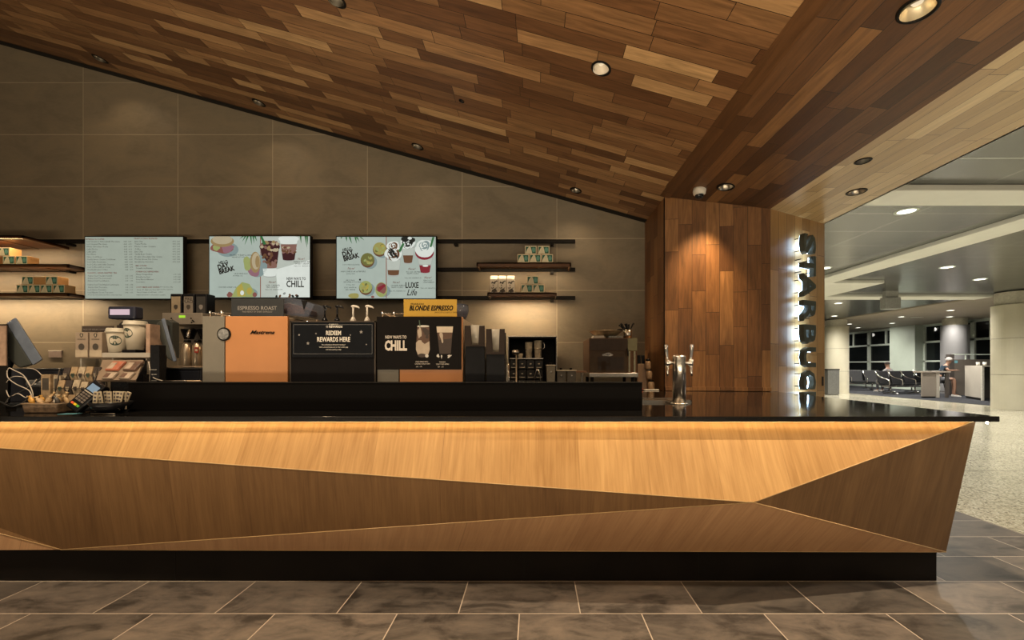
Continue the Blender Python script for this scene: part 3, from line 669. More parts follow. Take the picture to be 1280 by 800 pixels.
c3.pic('cookie_drink_picture', glass(735, 190, 335, 56, 34, [(pale2, 200, 260), (brown, 262, 318)], z3) + swirl(730, 160, 62, wht, dk) + [O3(dk, 720, 125, 46, 22, .2, .15), O3(dk, 770, 140, 30, 18, .8, .15), O3(wht, 750, 120, 18, 12)])
c3.pic('berry_drink_picture', glass(877, 270, 415, 66, 38, [(pale2, 285, 330), (redd, 345, 400)], z3) + [O3(redd, 872, 240, 78, 60), O3(wht, 872, 220, 80, 58, 0, .04)] + swirl(870, 180, 62, wht, shade) + [G3(leaf, [(915, 190), (938, 110), (956, 110), (930, 196)]), O3(wht, 880, 350, 24, 8)])
c3.txt('bold_lettering', [('HELLO', *z3(192, 230), 5, {'tilt': .2, 'bold': .004, 'sx': .75}), ('DAY', *z3(192, 274), 8.5, {'tilt': .25, 'bold': .009, 'sx': .8}), ('BREAK', *z3(202, 312), 8, {'tilt': .27, 'bold': .009, 'sx': .82}), ('LUXE', *z3(712, 533), 10, {'bold': .006, 'sx': .7}), ('Life', *z3(722, 596), 11, {'bold': .002, 'shear': .35, 'sx': .8})], dark, res=2)
c3.txt('small_print', [('SOUS VIDE EGG BITES', *z3(190, 345), 2.2), ('HAM CHEDDAR & PEPPERS', *z3(175, 403), 2.6), ('2 bites 4.65', *z3(220, 420), 2.3), ('BACON &', *z3(218, 475), 2.4), ('GRUYERE SOUS VIDE', *z3(195, 490), 2.4), ('2 bites 4.65', *z3(222, 512), 2.2), ('EGG WHITE &', *z3(205, 536), 2.4), ('RED PEPPER', *z3(215, 554), 2.3), ('MOCHA CRUMBLE', *z3(720, 406), 2.3), ('FRAPPUCCINO', *z3(725, 420), 2.3), ('TALL 4.95 GRANDE 5.25', *z3(705, 455), 2), ('CARAMEL RIBBON', *z3(590, 518), 2.3), ('FRAPPUCCINO', *z3(595, 534), 2.3), ('TALL 4.95 GRANDE 5.25', *z3(575, 564), 2), ('SERIOUSLY', *z3(862, 476), 2.3), ('STRAWBERRY', *z3(860, 492), 2.3), ('TALL 4.95 GRANDE 5.25', *z3(838, 540), 2)], dark)
c3.txt('red_script', [('New!', *z3(230, 380), 4, {'shear': .3}), ('New!', *z3(735, 384), 4, {'shear': .3}), ('New!', *z3(605, 496), 4, {'shear': .3}), ('New!', *z3(868, 456), 4, {'shear': .3})], red)
# ------------------------------------------------------------------ goods on the shelves
kraft = mat('kraft_card', (.46, .25, .09), .6, var=.1); green = mat('print_green', (.02, .10, .06), .5); cream = mat('print_cream', (.66, .60, .42), .55); teal = mat('print_teal', (.10, .27, .22), .5)
def proto_box(loc, lab, grp, w=.145, h=.102, d=.12):
    t = thing('small_box', lab, 'box', loc, group=grp)
    bm = BM(); box(bm, -w/2, w/2, -d/2, d/2, 0, h); obj('carton', bm, kraft, t, bevel=.002)
    bm = BM(); y = -d/2 - .0008
    poly(bm, [(-w/2+.002, .002), (w/2-.002, .002), (w/2-.002, h-.002), (-w/2+.002, h-.002)], y, 0)
    poly(bm, [(-w/2+.010, .008), (w/2-.010, .008), (w/2-.010, h-.012), (-w/2+.010, h-.012)], y - .0004, 1)
    poly(bm, [(-w*.44, .008), (w*.12, .008), (w*.05, h*.5), (w*.0, h*.80), (-w*.14, h*.90), (-w*.30, h*.6)], y - .0008, 2)
    disc(bm, w*.24, h*.5, w*.15, h*.28, y - .0008, mi=3); disc(bm, -w*.12, h*.62, w*.07, h*.14, y - .0012, mi=0)
    obj('printed_label', bm, [cream, green, cream, teal], t); return t
def row_boxes(us, z, D, labs, grp, proto=None):
    for u, l in zip(us, labs):
        p = (PX(u, D), D + .06, z)
        if proto is None: proto = proto_box(p, l, grp)
        else: dup(proto, p, None, l, grp)
    return proto
h1 = .1035
x0_, x1_, zt, D = S_A
pb = row_boxes([654, 669, 684], zt + .0005, D, ['left of the three lower boxes on the upper right shelf', 'middle of the three lower boxes on the upper right shelf', 'right of the three lower boxes on the upper right shelf'], 'boxes on the upper right shelf')
row_boxes([663.5, 679.5], zt + h1, D, ['left of two green boxes stacked on top on the upper right shelf', 'right of two green boxes stacked on top on the upper right shelf'], 'boxes on the upper right shelf', pb)
x0_, x1_, zt2, D = S_B
row_boxes([658.5, 673.3], zt2 + .0005, D, ['left lower box beside the bags on the lower right shelf', 'right lower box on the lower right shelf'], 'boxes on the lower right shelf', pb)
row_boxes([666], zt2 + h1, D, ['single box on top of two on the lower right shelf'], 'boxes on the lower right shelf', pb)
white_bag = mat('bag_white', (.62, .56, .46), .5); inkm = mat('bag_ink', (.05, .04, .03), .6)
bp = None
for u, l in ((617.7, 'left of three white printed coffee bags on the lower right shelf'), (628, 'middle of three white printed coffee bags on the lower right shelf'), (638.6, 'right of three white printed coffee bags, beside the small boxes')):
    p = (PX(u, 5.12), 5.13, zt2 + .0005)
    if bp: dup(bp, p, None, l, 'coffee bags on the lower right shelf'); continue
    bp = t = thing('coffee_bag', l, 'bag', p, group='coffee bags on the lower right shelf')
    bm = BM(); w_, d_, h_ = .094, .07, .225
    hull8(bm, [(-w_/2, -d_/2, 0), (w_/2, -d_/2, 0), (w_/2, d_/2, 0), (-w_/2, d_/2, 0)], [(-w_/2, -d_/2, h_*.8), (w_/2, -d_/2, h_*.8), (w_/2, d_/2, h_*.8), (-w_/2, d_/2, h_*.8)])
    hull8(bm, [(-w_/2, -d_/2, h_*.8), (w_/2, -d_/2, h_*.8), (w_/2, d_/2, h_*.8), (-w_/2, d_/2, h_*.8)], [(-w_/2, -.008, h_), (w_/2, -.008, h_), (w_/2, .008, h_), (-w_/2, .008, h_)])
    obj('pouch', bm, white_bag, t, bevel=.003)
    bm = BM(); random.seed(5)
    for i in range(16): disc(bm, random.uniform(-.034, .034), random.uniform(.02, .17), random.uniform(.006, .014), random.uniform(.004, .012), -d_/2 - .001 - i*.00005, random.random()*3, 12, wob=.25)
    disc(bm, 0, .03, .028, .02, -d_/2 - .002); obj('printed_label', bm, inkm, t)
_, _, zc, D = S_C
row_boxes([-55, -33, -11, 11, 18 + 8], zc + .0005, 4.99, ['fifth box from the right in the lower layer on the middle left shelf', 'fourth box from the right in the lower layer on the middle left shelf', 'third box from the right in the lower layer on the middle left shelf', 'second box from the right in the lower layer on the middle left shelf', 'rightmost box in the lower layer on the middle left shelf'][:4], 'boxes on the middle left shelf', pb)
row_boxes([-44, -22, 4.5], zc + h1, 4.99, ['third box from the right in the upper layer on the middle left shelf', 'second box from the right in the upper layer on the middle left shelf', 'rightmost box of the upper layer on the middle left shelf'], 'boxes on the middle left shelf', pb)
row_boxes([27], zc + .0005, 4.99, ['end box of the lower layer on the middle left shelf, orange side showing'], 'boxes on the middle left shelf', pb)
_, _, zd, D = S_D
row_boxes([28, 43, 58, 73.5], zd + .0005, 4.99, ['leftmost box of the bottom layer on the lowest left shelf', 'second box from left in the bottom layer on the lowest left shelf', 'third box from left in the bottom layer on the lowest left shelf', 'rightmost box of the bottom layer on the lowest left shelf'], 'boxes on the lowest left shelf', pb)
k_ = row_boxes([34.5, 64.5], zd + h1, 4.99, ['left green-labelled box of the top layer on the lowest left shelf', 'right green-labelled box of the top layer on the lowest left shelf'], 'boxes on the lowest left shelf', pb)
t = thing('small_box', 'plain orange-brown box end between two green boxes on the lowest left shelf', 'box', (PX(49.3, 4.99), 5.05, zd + h1), group='boxes on the lowest left shelf')
bm = BM(); box(bm, -.068, .068, -.06, .06, 0, .102); obj('carton', bm, kraft, t, bevel=.002)
bm = BM(); poly(bm, [(-.066, .09), (.066, .09), (.066, .1), (-.066, .1)], -.0608); obj('tape', bm, cream, t)

# ------------------------------------------------------------------ espresso machines behind the ledge
coral = mat('orange_lacquer', (.46, .20, .075), .38, var=.05, scale=6); grey = mat('grey_lacquer', (.17, .155, .125), .42, var=.08, scale=8); beige = mat('beige_side', (.44, .34, .24), .45)
hop = mat('smoked_hopper', (.16, .19, .26), .04, var=.02, alpha=.30, spec=.9); beansm = mat('coffee_beans', (.07, .028, .012), .4, var=.5, scale=90)
whitep = mat('white_print', (.70, .66, .58), .5); greyp = mat('grey_print', (.25, .23, .21), .5); blackcard = mat('black_card', (.007, .0065, .007), .5, spec=.06)
ZS = .9602
eqt = thing('equipment_counter', 'black staff-side worktop hidden behind the upstand, carrying the coffee machines', 'counter', (-1, 3.3, 0))
bm = BM(); box(bm, -2.45, .6, 3.10, 3.62, .93, .96); wobj('worktop', bm, black_stone, eqt); bm = BM(); box(bm, -2.45, .6, 3.12, 3.6, 0, .93); wobj('cabinet', bm, blk, eqt)
def machine(ua, us, ub, vtop, D, lab, badge):
    xa, xs, xb = PX(ua, D), PX(us, D), PX(ub, D); zt = PZ(vtop, D)
    t = thing('espresso_machine', lab, 'coffee machine', ((xa+xb)/2, D, ZS))
    bm = BM(); box(bm, xa + .006, xb - .002, D + .02, D + .62, ZS + .05, zt - .004); wobj('body', bm, beige, t, bevel=.008)
    bm = BM(); box(bm, xa, xs - .003, D, D + .02, ZS + .03, zt); wobj('side_strip', bm, grey, t, bevel=.003)
    bm = BM(); box(bm, xs + .003, xb, D, D + .02, ZS + .03, zt); wobj('front_panel', bm, coral, t, bevel=.003)
    bm = BM(); box(bm, xs - .003, xs + .003, D + .004, D + .02, ZS + .03, zt); wobj('gap_strip', bm, blk, t)
    for x in (xa + .05, xb - .05):
        for y in (D + .06, D + .56): bm = BM(); cyl(bm, (x, y, ZS), .018, .05, 14); wobj('foot', bm, blk, t)
    bm = BM(); 
    for y in (D + .04, D + .56): tube(bm, [(xa + .01, y, zt + .028), (xb - .08, y, zt + .028)], .004, 8)
    for x in (xa + .02, xa + .10, xb - .28, xb - .1):
        for y in (D + .04, D + .56): tube(bm, [(x, y, zt - .004), (x, y, zt + .036), (x, y, zt + .042)], [.006, .006, .008], 8)
    tube(bm, [(xa + .02, D + .04, zt + .028), (xa + .02, D + .56, zt + .028)], .004, 8); tube(bm, [(xa + .025, D + .045, zt + .03), (xa + .16, D + .3, zt + .005)], .004, 8)
    wobj('cup_rail', bm, chrome, t)
    if badge:
        z = PZ(417.8, D); c = (PX(280.5, D), D - .006, z)
        bm = BM(); cyl(bm, (c[0], c[1], c[2]), .046, .02, 32, axis='y'); b = wobj('badge', bm, blk, t)
        bm = BM(); cyl(bm, (c[0], c[1] - .004, c[2]), .036, .006, 32, axis='y')
        bg = wobj('badge_face', bm, mat('badge_silver', (.45, .44, .42), .3, metal=.8, var=.5, scale=60), b, top=t)
        bm = BM(); text(bm, 'Mastrena', 6.6 * D / F, (PX(312.5, D), D - .003, PZ(417.6, D)), shear=.55, bold=.001, sx=1.22, depth=.001); wobj('nameplate', bm, blk, t)
    return t, xa, xb, zt
DM = 2.76
m1, xa, xb, zt_ = machine(253, 281, 359.5, 395.3, DM, 'left espresso machine with an orange front, grey side strip and round silver badge', True)
m2, ya, yb, zt2_ = machine(471.5, 499, 578.5, 396, DM, 'right espresso machine, orange strip showing below a drinks poster', False)
def hopper(cx, y, z, rx, h, tilt, lab):
    t = thing('bean_hopper', lab, 'hopper', (cx, y, z))
    prof = [(.55, 0), (.62, .1), (.85, .35), (1.0, .62), (.98, .9), (.9, 1.0)]
    M = Matrix.Rotation(tilt, 4, 'Y')
    bm = BM(); lathe(bm, [(r*rx, zz*h) for r, zz in prof] + [(r*rx*.96, zz*h) for r, zz in prof[::-1]], seg=32, sy=1.3); obj('bowl', xform(bm, M), hop, t)
    bm = BM(); lathe(bm, [(0, .03*h)] + [(r*rx*.93, max(.03, zz)*h) for r, zz in prof[:4]] + [(.6*rx, .7*h), (0, .74*h)], seg=26, sy=1.3); obj('beans', xform(bm, M), beansm, t)
    bm = BM(); lathe(bm, [(.92*rx, h), (.93*rx, h*1.04), (.7*rx, h*1.1), (0, h*1.12)], seg=32, sy=1.3); obj('lid', xform(bm, M), mat('smoked_lid', (.10, .11, .14), .08, metal=.5), t)
    return t
def hopper_box(): pass
# wedge hopper of the left machine
t = thing('bean_hopper', 'clear wedge-shaped bean hopper full of beans right of the ESPRESSO ROAST card', 'hopper', (PX(372, DM + .1), DM + .12, zt_ + .001))
k = (DM + .12) / F; ox = t.location.x; oz = t.location.z
def q(u, v): return (PX(u, DM + .12) - ox, PZ(v, DM + .12) - oz)
out = [q(355, 394.8), q(355.5, 374), q(364, 373), q(384, 376.5), q(399, 382), q(392, 397), q(389, 399)]
out = [(a, max(b, .0)) for a, b in out]
bm = BM(); prism(bm, out, 'y', -.06, .12); obj('bowl', bm, hop, t, bevel=.006)
inn = [q(356.5, 393.5), q(356.5, 382), q(366, 380), q(378, 383), q(386, 388), q(386, 394)]
bm = BM(); prism(bm, [(a, max(b, .004)) for a, b in inn], 'y', -.055, .112); obj('beans', bm, beansm, t, bevel=.004)
bm = BM(); prism(bm, [q(383, 377), q(390, 378), q(388, 383), q(386, 389), q(385, 383)], 'y', -.066, -.058); obj('latch', bm, blk, t)
hopper(PX(575.5, DM + .22), DM + .22, zt2_ + .001, .062, .105, 0, 'rounded clear bean hopper behind the yellow card on the right machine')
def card(u0_, u1_, v0_, v1_, D, lab, m, cat='sign', z0=None):
    x0_, x1_, z1 = PX(u0_, D), PX(u1_, D), PZ(v0_, D); z0 = z0 if z0 is not None else PZ(v1_, D)
    t = thing('sign_card', lab, cat, ((x0_+x1_)/2, D, z0)); bm = BM(); box(bm, x0_, x1_, D, D + .006, z0, z1); wobj('card', bm, m, t, bevel=.001)
    bm = BM(); box(bm, x0_ + .02, x0_ + .04, D + .006, D + .020, z0, z0 + .02); box(bm, x1_ - .04, x1_ - .02, D + .006, D + .020, z0, z0 + .02); wobj('easel_foot', bm, blk, t)
    return t
DC = DM + .008
t = card(289, 354.5, 373.2, 395, DC, 'dark card reading ESPRESSO ROAST standing on the left espresso machine', mat('charcoal_card', (.022, .024, .026), .45), z0=zt_ + .0005)
bm = BM(); text(bm, 'ESPRESSO ROAST', 5.2*DC/F*1.25, (PX(321.5, DC), DC - .001, PZ(387.3, DC)), 'CENTER', bold=.001, sx=.98); text(bm, 'THE HEART OF EVERY ESPRESSO', 2*DC/F*1.3, (PX(321.5, DC), DC - .001, PZ(390.6, DC)), 'CENTER'); wobj('lettering', bm, greyp, t)
t = card(504.5, 571, 374.2, 395.5, DC, 'mustard-yellow card reading BLONDE ESPRESSO on the right espresso machine', mat('mustard_card', (.40, .235, .018), .45, var=.05), z0=zt2_ + .0005)
bm = BM(); text(bm, 'STARBUCKS', 2.6*DC/F*1.2, (PX(513, DC), DC - .001, PZ(381.2, DC)), bold=.0006, shear=.2); text(bm, 'BLONDE ESPRESSO', 6.6*DC/F*1.28, (PX(511.5, DC), DC - .001, PZ(388, DC)), bold=.0045, shear=.25, sx=.76); text(bm, 'SMOOTH & SUBTLY SWEET', 1.9*DC/F*1.3, (PX(543, DC), DC - .001, PZ(391.4, DC)), shear=.2); wobj('lettering', bm, blackcard, t)
# poster on the right machine
DP = DM - .012
x0_, x1_ = PX(471, DP), PX(576.5, DP); z0, z1 = PZ(462, DP), PZ(395.8, DP)
t = thing('poster', 'black poster reading NEW WAYS TO CHILL with two iced drinks, on the right machine', 'poster', ((x0_+x1_)/2, DP, z0))
bm = BM(); box(bm, x0_, x1_, DP, DP + .01, z0, z1); wobj('sheet', bm, mat('poster_black', (.006, .005, .0045), .5, spec=.08), t)
kk = DP / F
bm = BM(); text(bm, 'NEW WAYS TO', 5.4*kk, (PX(481.5, DP), DP - .001, PZ(423.2, DP)), bold=.0012, sx=.70); text(bm, 'CHILL', 16.6*kk, (PX(481, DP), DP - .001, PZ(437.6, DP)), bold=.010, sx=.62)
wobj('lettering', bm, mat('warm_white_print', (.55, .49, .42), .5), t); bm = BM()
text(bm, 'COLD BREW WITH', 2.4*kk, (PX(519.5, DP), DP - .001, PZ(453, DP)), sx=.75); text(bm, 'CASCARA COLD FOAM', 2.4*kk, (PX(518.5, DP), DP - .001, PZ(455.6, DP)), sx=.75); text(bm, '3.45    3.95', 2.2*kk, (PX(520, DP), DP - .001, PZ(459, DP)), sx=.75)
wobj('caption', bm, mat('warm_white_print', (.55, .49, .42), .5), t); bm = BM()
text(bm, 'CASCARA', 2.4*kk, (PX(549, DP), DP - .001, PZ(453.3, DP)), sx=.75); text(bm, 'COLD FOAM NITRO', 2.4*kk, (PX(545, DP), DP - .001, PZ(456, DP)), sx=.75); text(bm, '3.45    3.95', 2.2*kk, (PX(547, DP), DP - .001, PZ(459.3, DP)), sx=.75)
wobj('caption', bm, mat('warm_white_print', (.55, .49, .42), .5), t)
def zq(x, y): return (440 + x / 5.715, 360 + y / 5.715)
def pp(bm, pts, i, mi): poly(bm, [(PX(zq(*p)[0], DP), PZ(zq(*p)[1], DP)) for p in pts], DP - .0008 - i*.0001, mi)
def dd(bm, x, y, rx, ry, i, mi, rot=0, wob=0): u, v = zq(x, y); disc(bm, PX(u, DP), PZ(v, DP), rx/5.715*kk, ry/5.715*kk, DP - .0008 - i*.0001, rot, 22, mi, wob)
pcols = [mat('p_milk', (.36, .29, .22), .5), mat('p_brown', (.075, .035, .018), .5), mat('p_foam', (.48, .40, .30), .5), mat('p_dark', (.028, .015, .009), .5), mat('p_ice', (.5, .47, .42), .5), mat('p_straw', (.05, .08, .05), .5)]
bm = BM()
pp(bm, [(466, 275), (552, 275), (556, 440), (545, 480), (470, 480), (458, 440)], 0, 1); pp(bm, [(458, 390), (480, 370), (520, 400), (553, 380), (556, 440), (543, 478), (472, 478), (457, 440)], 1, 0)
dd(bm, 509, 273, 43, 7, 2, 4); dd(bm, 485, 330, 14, 50, 3, 0, .1, .15); dd(bm, 530, 320, 20, 40, 4, 3, .3, .2); dd(bm, 505, 360, 26, 20, 5, 1, .5, .2); dd(bm, 500, 482, 30, 14, 6, 3); dd(bm, 535, 485, 12, 12, 7, 4); pp(bm, [(478, 230), (484, 230), (490, 275), (482, 275)], 8, 5)
wobj('left_drink_picture', bm, pcols, t)
bm = BM(); pp(bm, [(604, 275), (722, 275), (706, 470), (626, 470)], 0, 3); pp(bm, [(604, 275), (722, 275), (718, 318), (608, 318)], 1, 2); pp(bm, [(608, 318), (718, 318), (710, 360), (622, 372)], 2, 1); dd(bm, 640, 350, 10, 40, 3, 0, .2, .2); dd(bm, 615, 485, 9, 12, 4, 4, .4, .2); dd(bm, 695, 487, 14, 9, 5, 4, .6, .3); dd(bm, 640, 490, 5, 12, 6, 4, 0, .2)
wobj('right_drink_picture', bm, pcols, t)
# rewards panel unit between the machines
DR = 2.745
xa_, xb_ = PX(362.5, DR), PX(469.8, DR); zt3 = PZ(401.3, DR)
t = thing('drink_station', 'black cold-drink station between the two espresso machines', 'cabinet', ((xa_+xb_)/2, DR, ZS))
bm = BM(); box(bm, xa_, xb_, DR + .004, DR + .34, ZS, zt3 - .002); wobj('body', bm, blkgloss, t, bevel=.003)
bm = BM(); box(bm, xa_, xa_ + .009, DR - .004, DR + .004, ZS, zt3); box(bm, xb_ - .009, xb_, DR - .004, DR + .004, ZS, zt3); box(bm, xa_, xb_, DR - .004, DR + .004, zt3 - .009, zt3); wobj('face_frame', bm, mat('dark_bronze', (.05, .038, .028), .4, metal=.4), t)
bm = BM(); box(bm, xa_ + .009, xb_ - .009, DR - .001, DR + .004, ZS, PZ(447.5, DR)); wobj('lower_panel', bm, blackcard, t)
D2 = DR - .012; x0_, x1_, z0, z1 = PX(365, D2), PX(467, D2), PZ(446, D2), PZ(402.8, D2); kk = D2 / F
t = thing('sign_card', 'black sign reading REDEEM REWARDS HERE fixed to the drink station', 'sign', ((x0_+x1_)/2, D2, z0))
bm = BM(); box(bm, x0_, x1_, D2, D2 + .006, z0, z1); wobj('card', bm, mat('sign_black', (.006, .007, .009), .4, spec=.1), t)
bm = BM(); fr = (PX(366.8, D2), PX(465.4, D2), PZ(442.5, D2), PZ(405.6, D2)); e = .0022
for b in ((fr[0], fr[1], fr[2], fr[2]+e), (fr[0], fr[1], fr[3]-e, fr[3]), (fr[0], fr[0]+e, fr[2], fr[3]), (fr[1]-e, fr[1], fr[2], fr[3])): poly(bm, [(b[0], b[2]), (b[1], b[2]), (b[1], b[3]), (b[0], b[3])], D2 - .0008)
wobj('border_line', bm, mat('grey_line', (.12, .12, .12), .5), t)
bm = BM(); cx = PX(417, D2)
text(bm, 'STARBUCKS', 2.2*kk, (cx, D2-.001, PZ(406.3, D2)), 'CENTER'); text(bm, 'REWARDS', 3.6*kk, (PX(411.5, D2), D2-.001, PZ(409.6, D2)), bold=.001)
wobj('lettering', bm, whitep, t); bm = BM()
text(bm, 'REDEEM', 7.6*kk, (cx, D2-.001, PZ(418.8, D2)), 'CENTER', bold=.0022, sx=.70); text(bm, 'REWARDS HERE', 8.2*kk, (cx, D2-.001, PZ(427, D2)), 'CENTER', bold=.0022, sx=.70)
wobj('lettering', bm, whitep, t); bm = BM()
for s, v in (('Not a Starbucks Rewards member?', 431.6), ('Visit us at starbucks.com or the mobile app', 434.6), ('and start earning today', 437.6)): text(bm, s, 2.3*kk, (cx, D2-.001, PZ(v, D2)), 'CENTER', sx=.9)
wobj('lettering', bm, whitep, t)
def star(u, v, r, five=False):
    bm = BM()
    n = 5 if five else 4; pts = []
    for i in range(2*n): a = PI/2 + i*PI/n; rr = r*kk*(1 if i % 2 == 0 else .42); pts.append((PX(u, D2)+rr*math.cos(a), PZ(v, D2)+rr*math.sin(a)))
    vs = [bm.verts.new((p[0], D2-.001, p[1])) for p in pts]; c = bm.verts.new((PX(u, D2), D2-.001, PZ(v, D2)))
    for i in range(2*n): bm.faces.new((c, vs[(i+1) % (2*n)], vs[i]))
    wobj('star_print', bm, greyp, t)
for u, v, r in ((374, 418.6, 1.6), (395, 417, 1.3), (385, 429.2, 2.4), (438, 418.8, 1.2), (451.5, 415, 2.4), (458, 430.6, 1.2)): star(u, v, r, True)
star(409, 408.4, 2.2, True)
# syrup pumps
pump0 = {}
for u, vb, m, l in ((406, 400.5, 'b', 'left of two black syrup pumps'), (421.5, 400.5, 'b', 'right of two black syrup pumps'), (441.5, 400.5, 'w', 'left of two white syrup pumps'), (459, 400.5, 'w', 'right of two white syrup pumps')):
    p = (PX(u, 2.83), 2.83, zt3 - .0015)
    lab = l + ' rising from the drink station'
    if m in pump0: dup(pump0[m], p, None, lab, 'syrup pumps on the drink station'); continue
    pm_ = blkgloss if m == 'b' else mat('pump_white', (.62, .57, .50), .35)
    t = thing('syrup_pump', lab, 'pump', p, group='syrup pumps on the drink station')
    bm = BM(); lathe(bm, [(0, 0), (.019, 0), (.019, .018), (.014, .026), (.008, .04), (0, .042)], seg=20); obj('cap', bm, pm_, t)
    bm = BM(); tube(bm, [(0, 0, .04), (0, 0, .105)], .0062, 12); obj('stem', bm, pm_, t)
    bm = BM(); tube(bm, [(-.012, 0, .110), (-.004, 0, .114), (.01, 0, .114), (.034, 0, .108), (.044, 0, .100)], [.006, .0085, .0085, .006, .0042], 12); obj('spout', bm, pm_, t)
    pump0[m] = t
# cup sleeves dispensers
clearp = mat('clear_plastic', (.75, .70, .60), .12, trans=.6, var=.02)
def dispenser(u0_, u1_, vp, vn, vbody, D, lab, dark=1):
    x0_, x1_ = PX(u0_, D), PX(u1_, D); w_ = x1_ - x0_; ztop, zn, zb = PZ(vp, D), PZ(vn, D), PZ(vbody, D)
    t = thing('cup_dispenser', lab, 'dispenser', ((x0_+x1_)/2, D, ZS), group='cup dispensers beside the right machine')
    m = mat('dispenser_brown', (.020, .012, .008), .4, spec=.2)
    a, b = x0_ + w_*.36, x1_ - w_*.32
    fr = [(x0_, zb), (x1_, zb), (x1_, ztop), (x1_ - w_*.22, ztop), (b, zn + .01), (b - .006, zn), (a + .006, zn), (a, zn + .01), (x0_ + w_*.28, ztop), (x0_, ztop)]
    bm = BM()
    for quad in ([(x0_, zb), (x1_, zb), (x1_, zn), (x0_, zn)], [(x0_, zn), (a, zn), (x0_ + w_*.30, ztop), (x0_, ztop)], [(b, zn), (x1_, zn), (x1_, ztop), (x1_ - w_*.28, ztop)]): prism(bm, quad, 'y', D, D + .008)
    wobj('front_plate', bm, m, t, bevel=.0015)
    bm = BM(); box(bm, x0_ + .002, x1_ - .002, D + .012, D + .20, ZS, zb + .004); wobj('body', bm, blkgloss, t, bevel=.003)
    bm = BM(); lathe(bm, [(0, 0), (w_*.30, 0), (w_*.38, (ztop - zn)*.95 + .02), (w_*.36, (ztop - zn)*.95 + .02), (w_*.28, .004), (0, .004)], c=((x0_+x1_)/2, D + .09, zb + .005), seg=28); wobj('clear_cup', bm, clearp, t)
    bm = BM(); tube(bm, [(x1_ - .01, D + .20, zb), (x1_ - .01, D + .20, ztop - .01)], .004, 8); wobj('rear_post', bm, blk, t)
dispenser(580.8, 606, 407, 431, 433, 2.72, 'taller left cup dispenser with a notched front beside the right machine')
dispenser(607.5, 631, 411, 440, 443, 2.70, 'lower right cup dispenser holding a clear cup beside the framed cubby')
# cup lid rack: silver-edged strip right of the dispensers
D = 3.1; t = thing('lid_rack', 'narrow wire rack of stacked clear lids between dispensers and cubby', 'rack', (PX(632.5, D), D, ZS))
bm = BM()
for s in (-.016, .016): 
    for y in (0, .12): tube(bm, [(s, y, 0), (s, y, .30)], .0025, 8)
obj('wire_frame', bm, chrome, t)
bm = BM()
for i in range(22): lathe(bm, [(0, .006), (.012, .006), (.0145, 0), (.0155, .001), (.013, .009), (0, .009)], c=(0, .06, .01 + i*.0125), seg=18, sy=3.2)
obj('lid_stack', bm, clearp, t)

# ------------------------------------------------------------------ back counter: cubby, bins, oven, clutter
D = 4.84; Z9 = .9605
x0_, x1_, zt = PX(635.5, D), PX(695.5, D), PZ(420.5, D); zsh = PZ(447.5, D)
t = thing('display_cubby', 'open-fronted black cubby with a thin metal frame against the tiled wall', 'shelf unit', ((x0_+x1_)/2, D, Z9))
bm = BM(); box(bm, x0_, x1_, D + .40, D + .41, Z9, zt); wobj('back_panel', bm, blk, t)
bm = BM(); box(bm, x0_, x1_, D, D + .41, zt - .02, zt); wobj('top_panel', bm, blk, t)
for x in (x0_, x1_ - .012): bm = BM(); box(bm, x, x + .012, D, D + .40, Z9, zt - .02); wobj('side_panel', bm, blk, t)
bm = BM(); box(bm, x0_ + .012, PX(679, D), D + .02, D + .38, zsh - .012, zsh); wobj('shelf', bm, steel, t)
bm = BM(); box(bm, x0_ - .004, x1_ + .004, D - .006, D, zt - .004, zt + .004); box(bm, x0_ - .005, x0_, D - .006, D, Z9, zt); box(bm, x1_, x1_ + .005, D - .006, D, Z9, zt); wobj('metal_frame', bm, steel, t)
pit = mat('frosted_plastic', (.62, .55, .42), .3, var=.3, scale=25)
def pitcher(u, vb, vt, r, lab, handle):
    Dp = D + .12; z = PZ(vb, Dp); h = PZ(vt, Dp) - z; t = thing('measuring_jug', lab, 'jug', (PX(u, Dp), Dp, zsh + .0005), group='jugs in the cubby')
    h = PZ(vt, Dp) - zsh
    bm = BM(); lathe(bm, [(0, 0), (r*.82, 0), (r*.86, h*.45), (r*.92, h*.46), (r, h*.97), (r*1.06, h), (r*.96, h), (r*.8, h*.4), (0, h*.38)], seg=28); obj('vessel', bm, pit, t)
    bm = BM(); lathe(bm, [(r*.9, h*.50), (r*1.01, h*.50), (r*1.01, h*.54), (r*.9, h*.54)], seg=28); obj('band', bm, steel, t)
    if handle: bm = BM(); tube(bm, [(r*.9, 0, h*.88), (r*1.5, 0, h*.86), (r*1.6, 0, h*.6), (r*1.0, 0, h*.5)], .006, 10); obj('handle', bm, steel, t)
    return t
pitcher(661, 447, 428, .045, 'left tall pale jug on the shelf of the black cubby', False); pitcher(672.5, 447, 426, .05, 'right tall pale jug with a side handle in the black cubby', True)
t = thing('measuring_jug', 'small short pale jug left of the tall jugs in the cubby', 'jug', (PX(650.5, D + .1), D + .1, zsh + .0005), group='jugs in the cubby')
bm = BM(); lathe(bm, [(0, 0), (.024, 0), (.032, .055), (.030, .055), (.022, .005), (0, .005)], seg=22); obj('vessel', bm, pit, t)
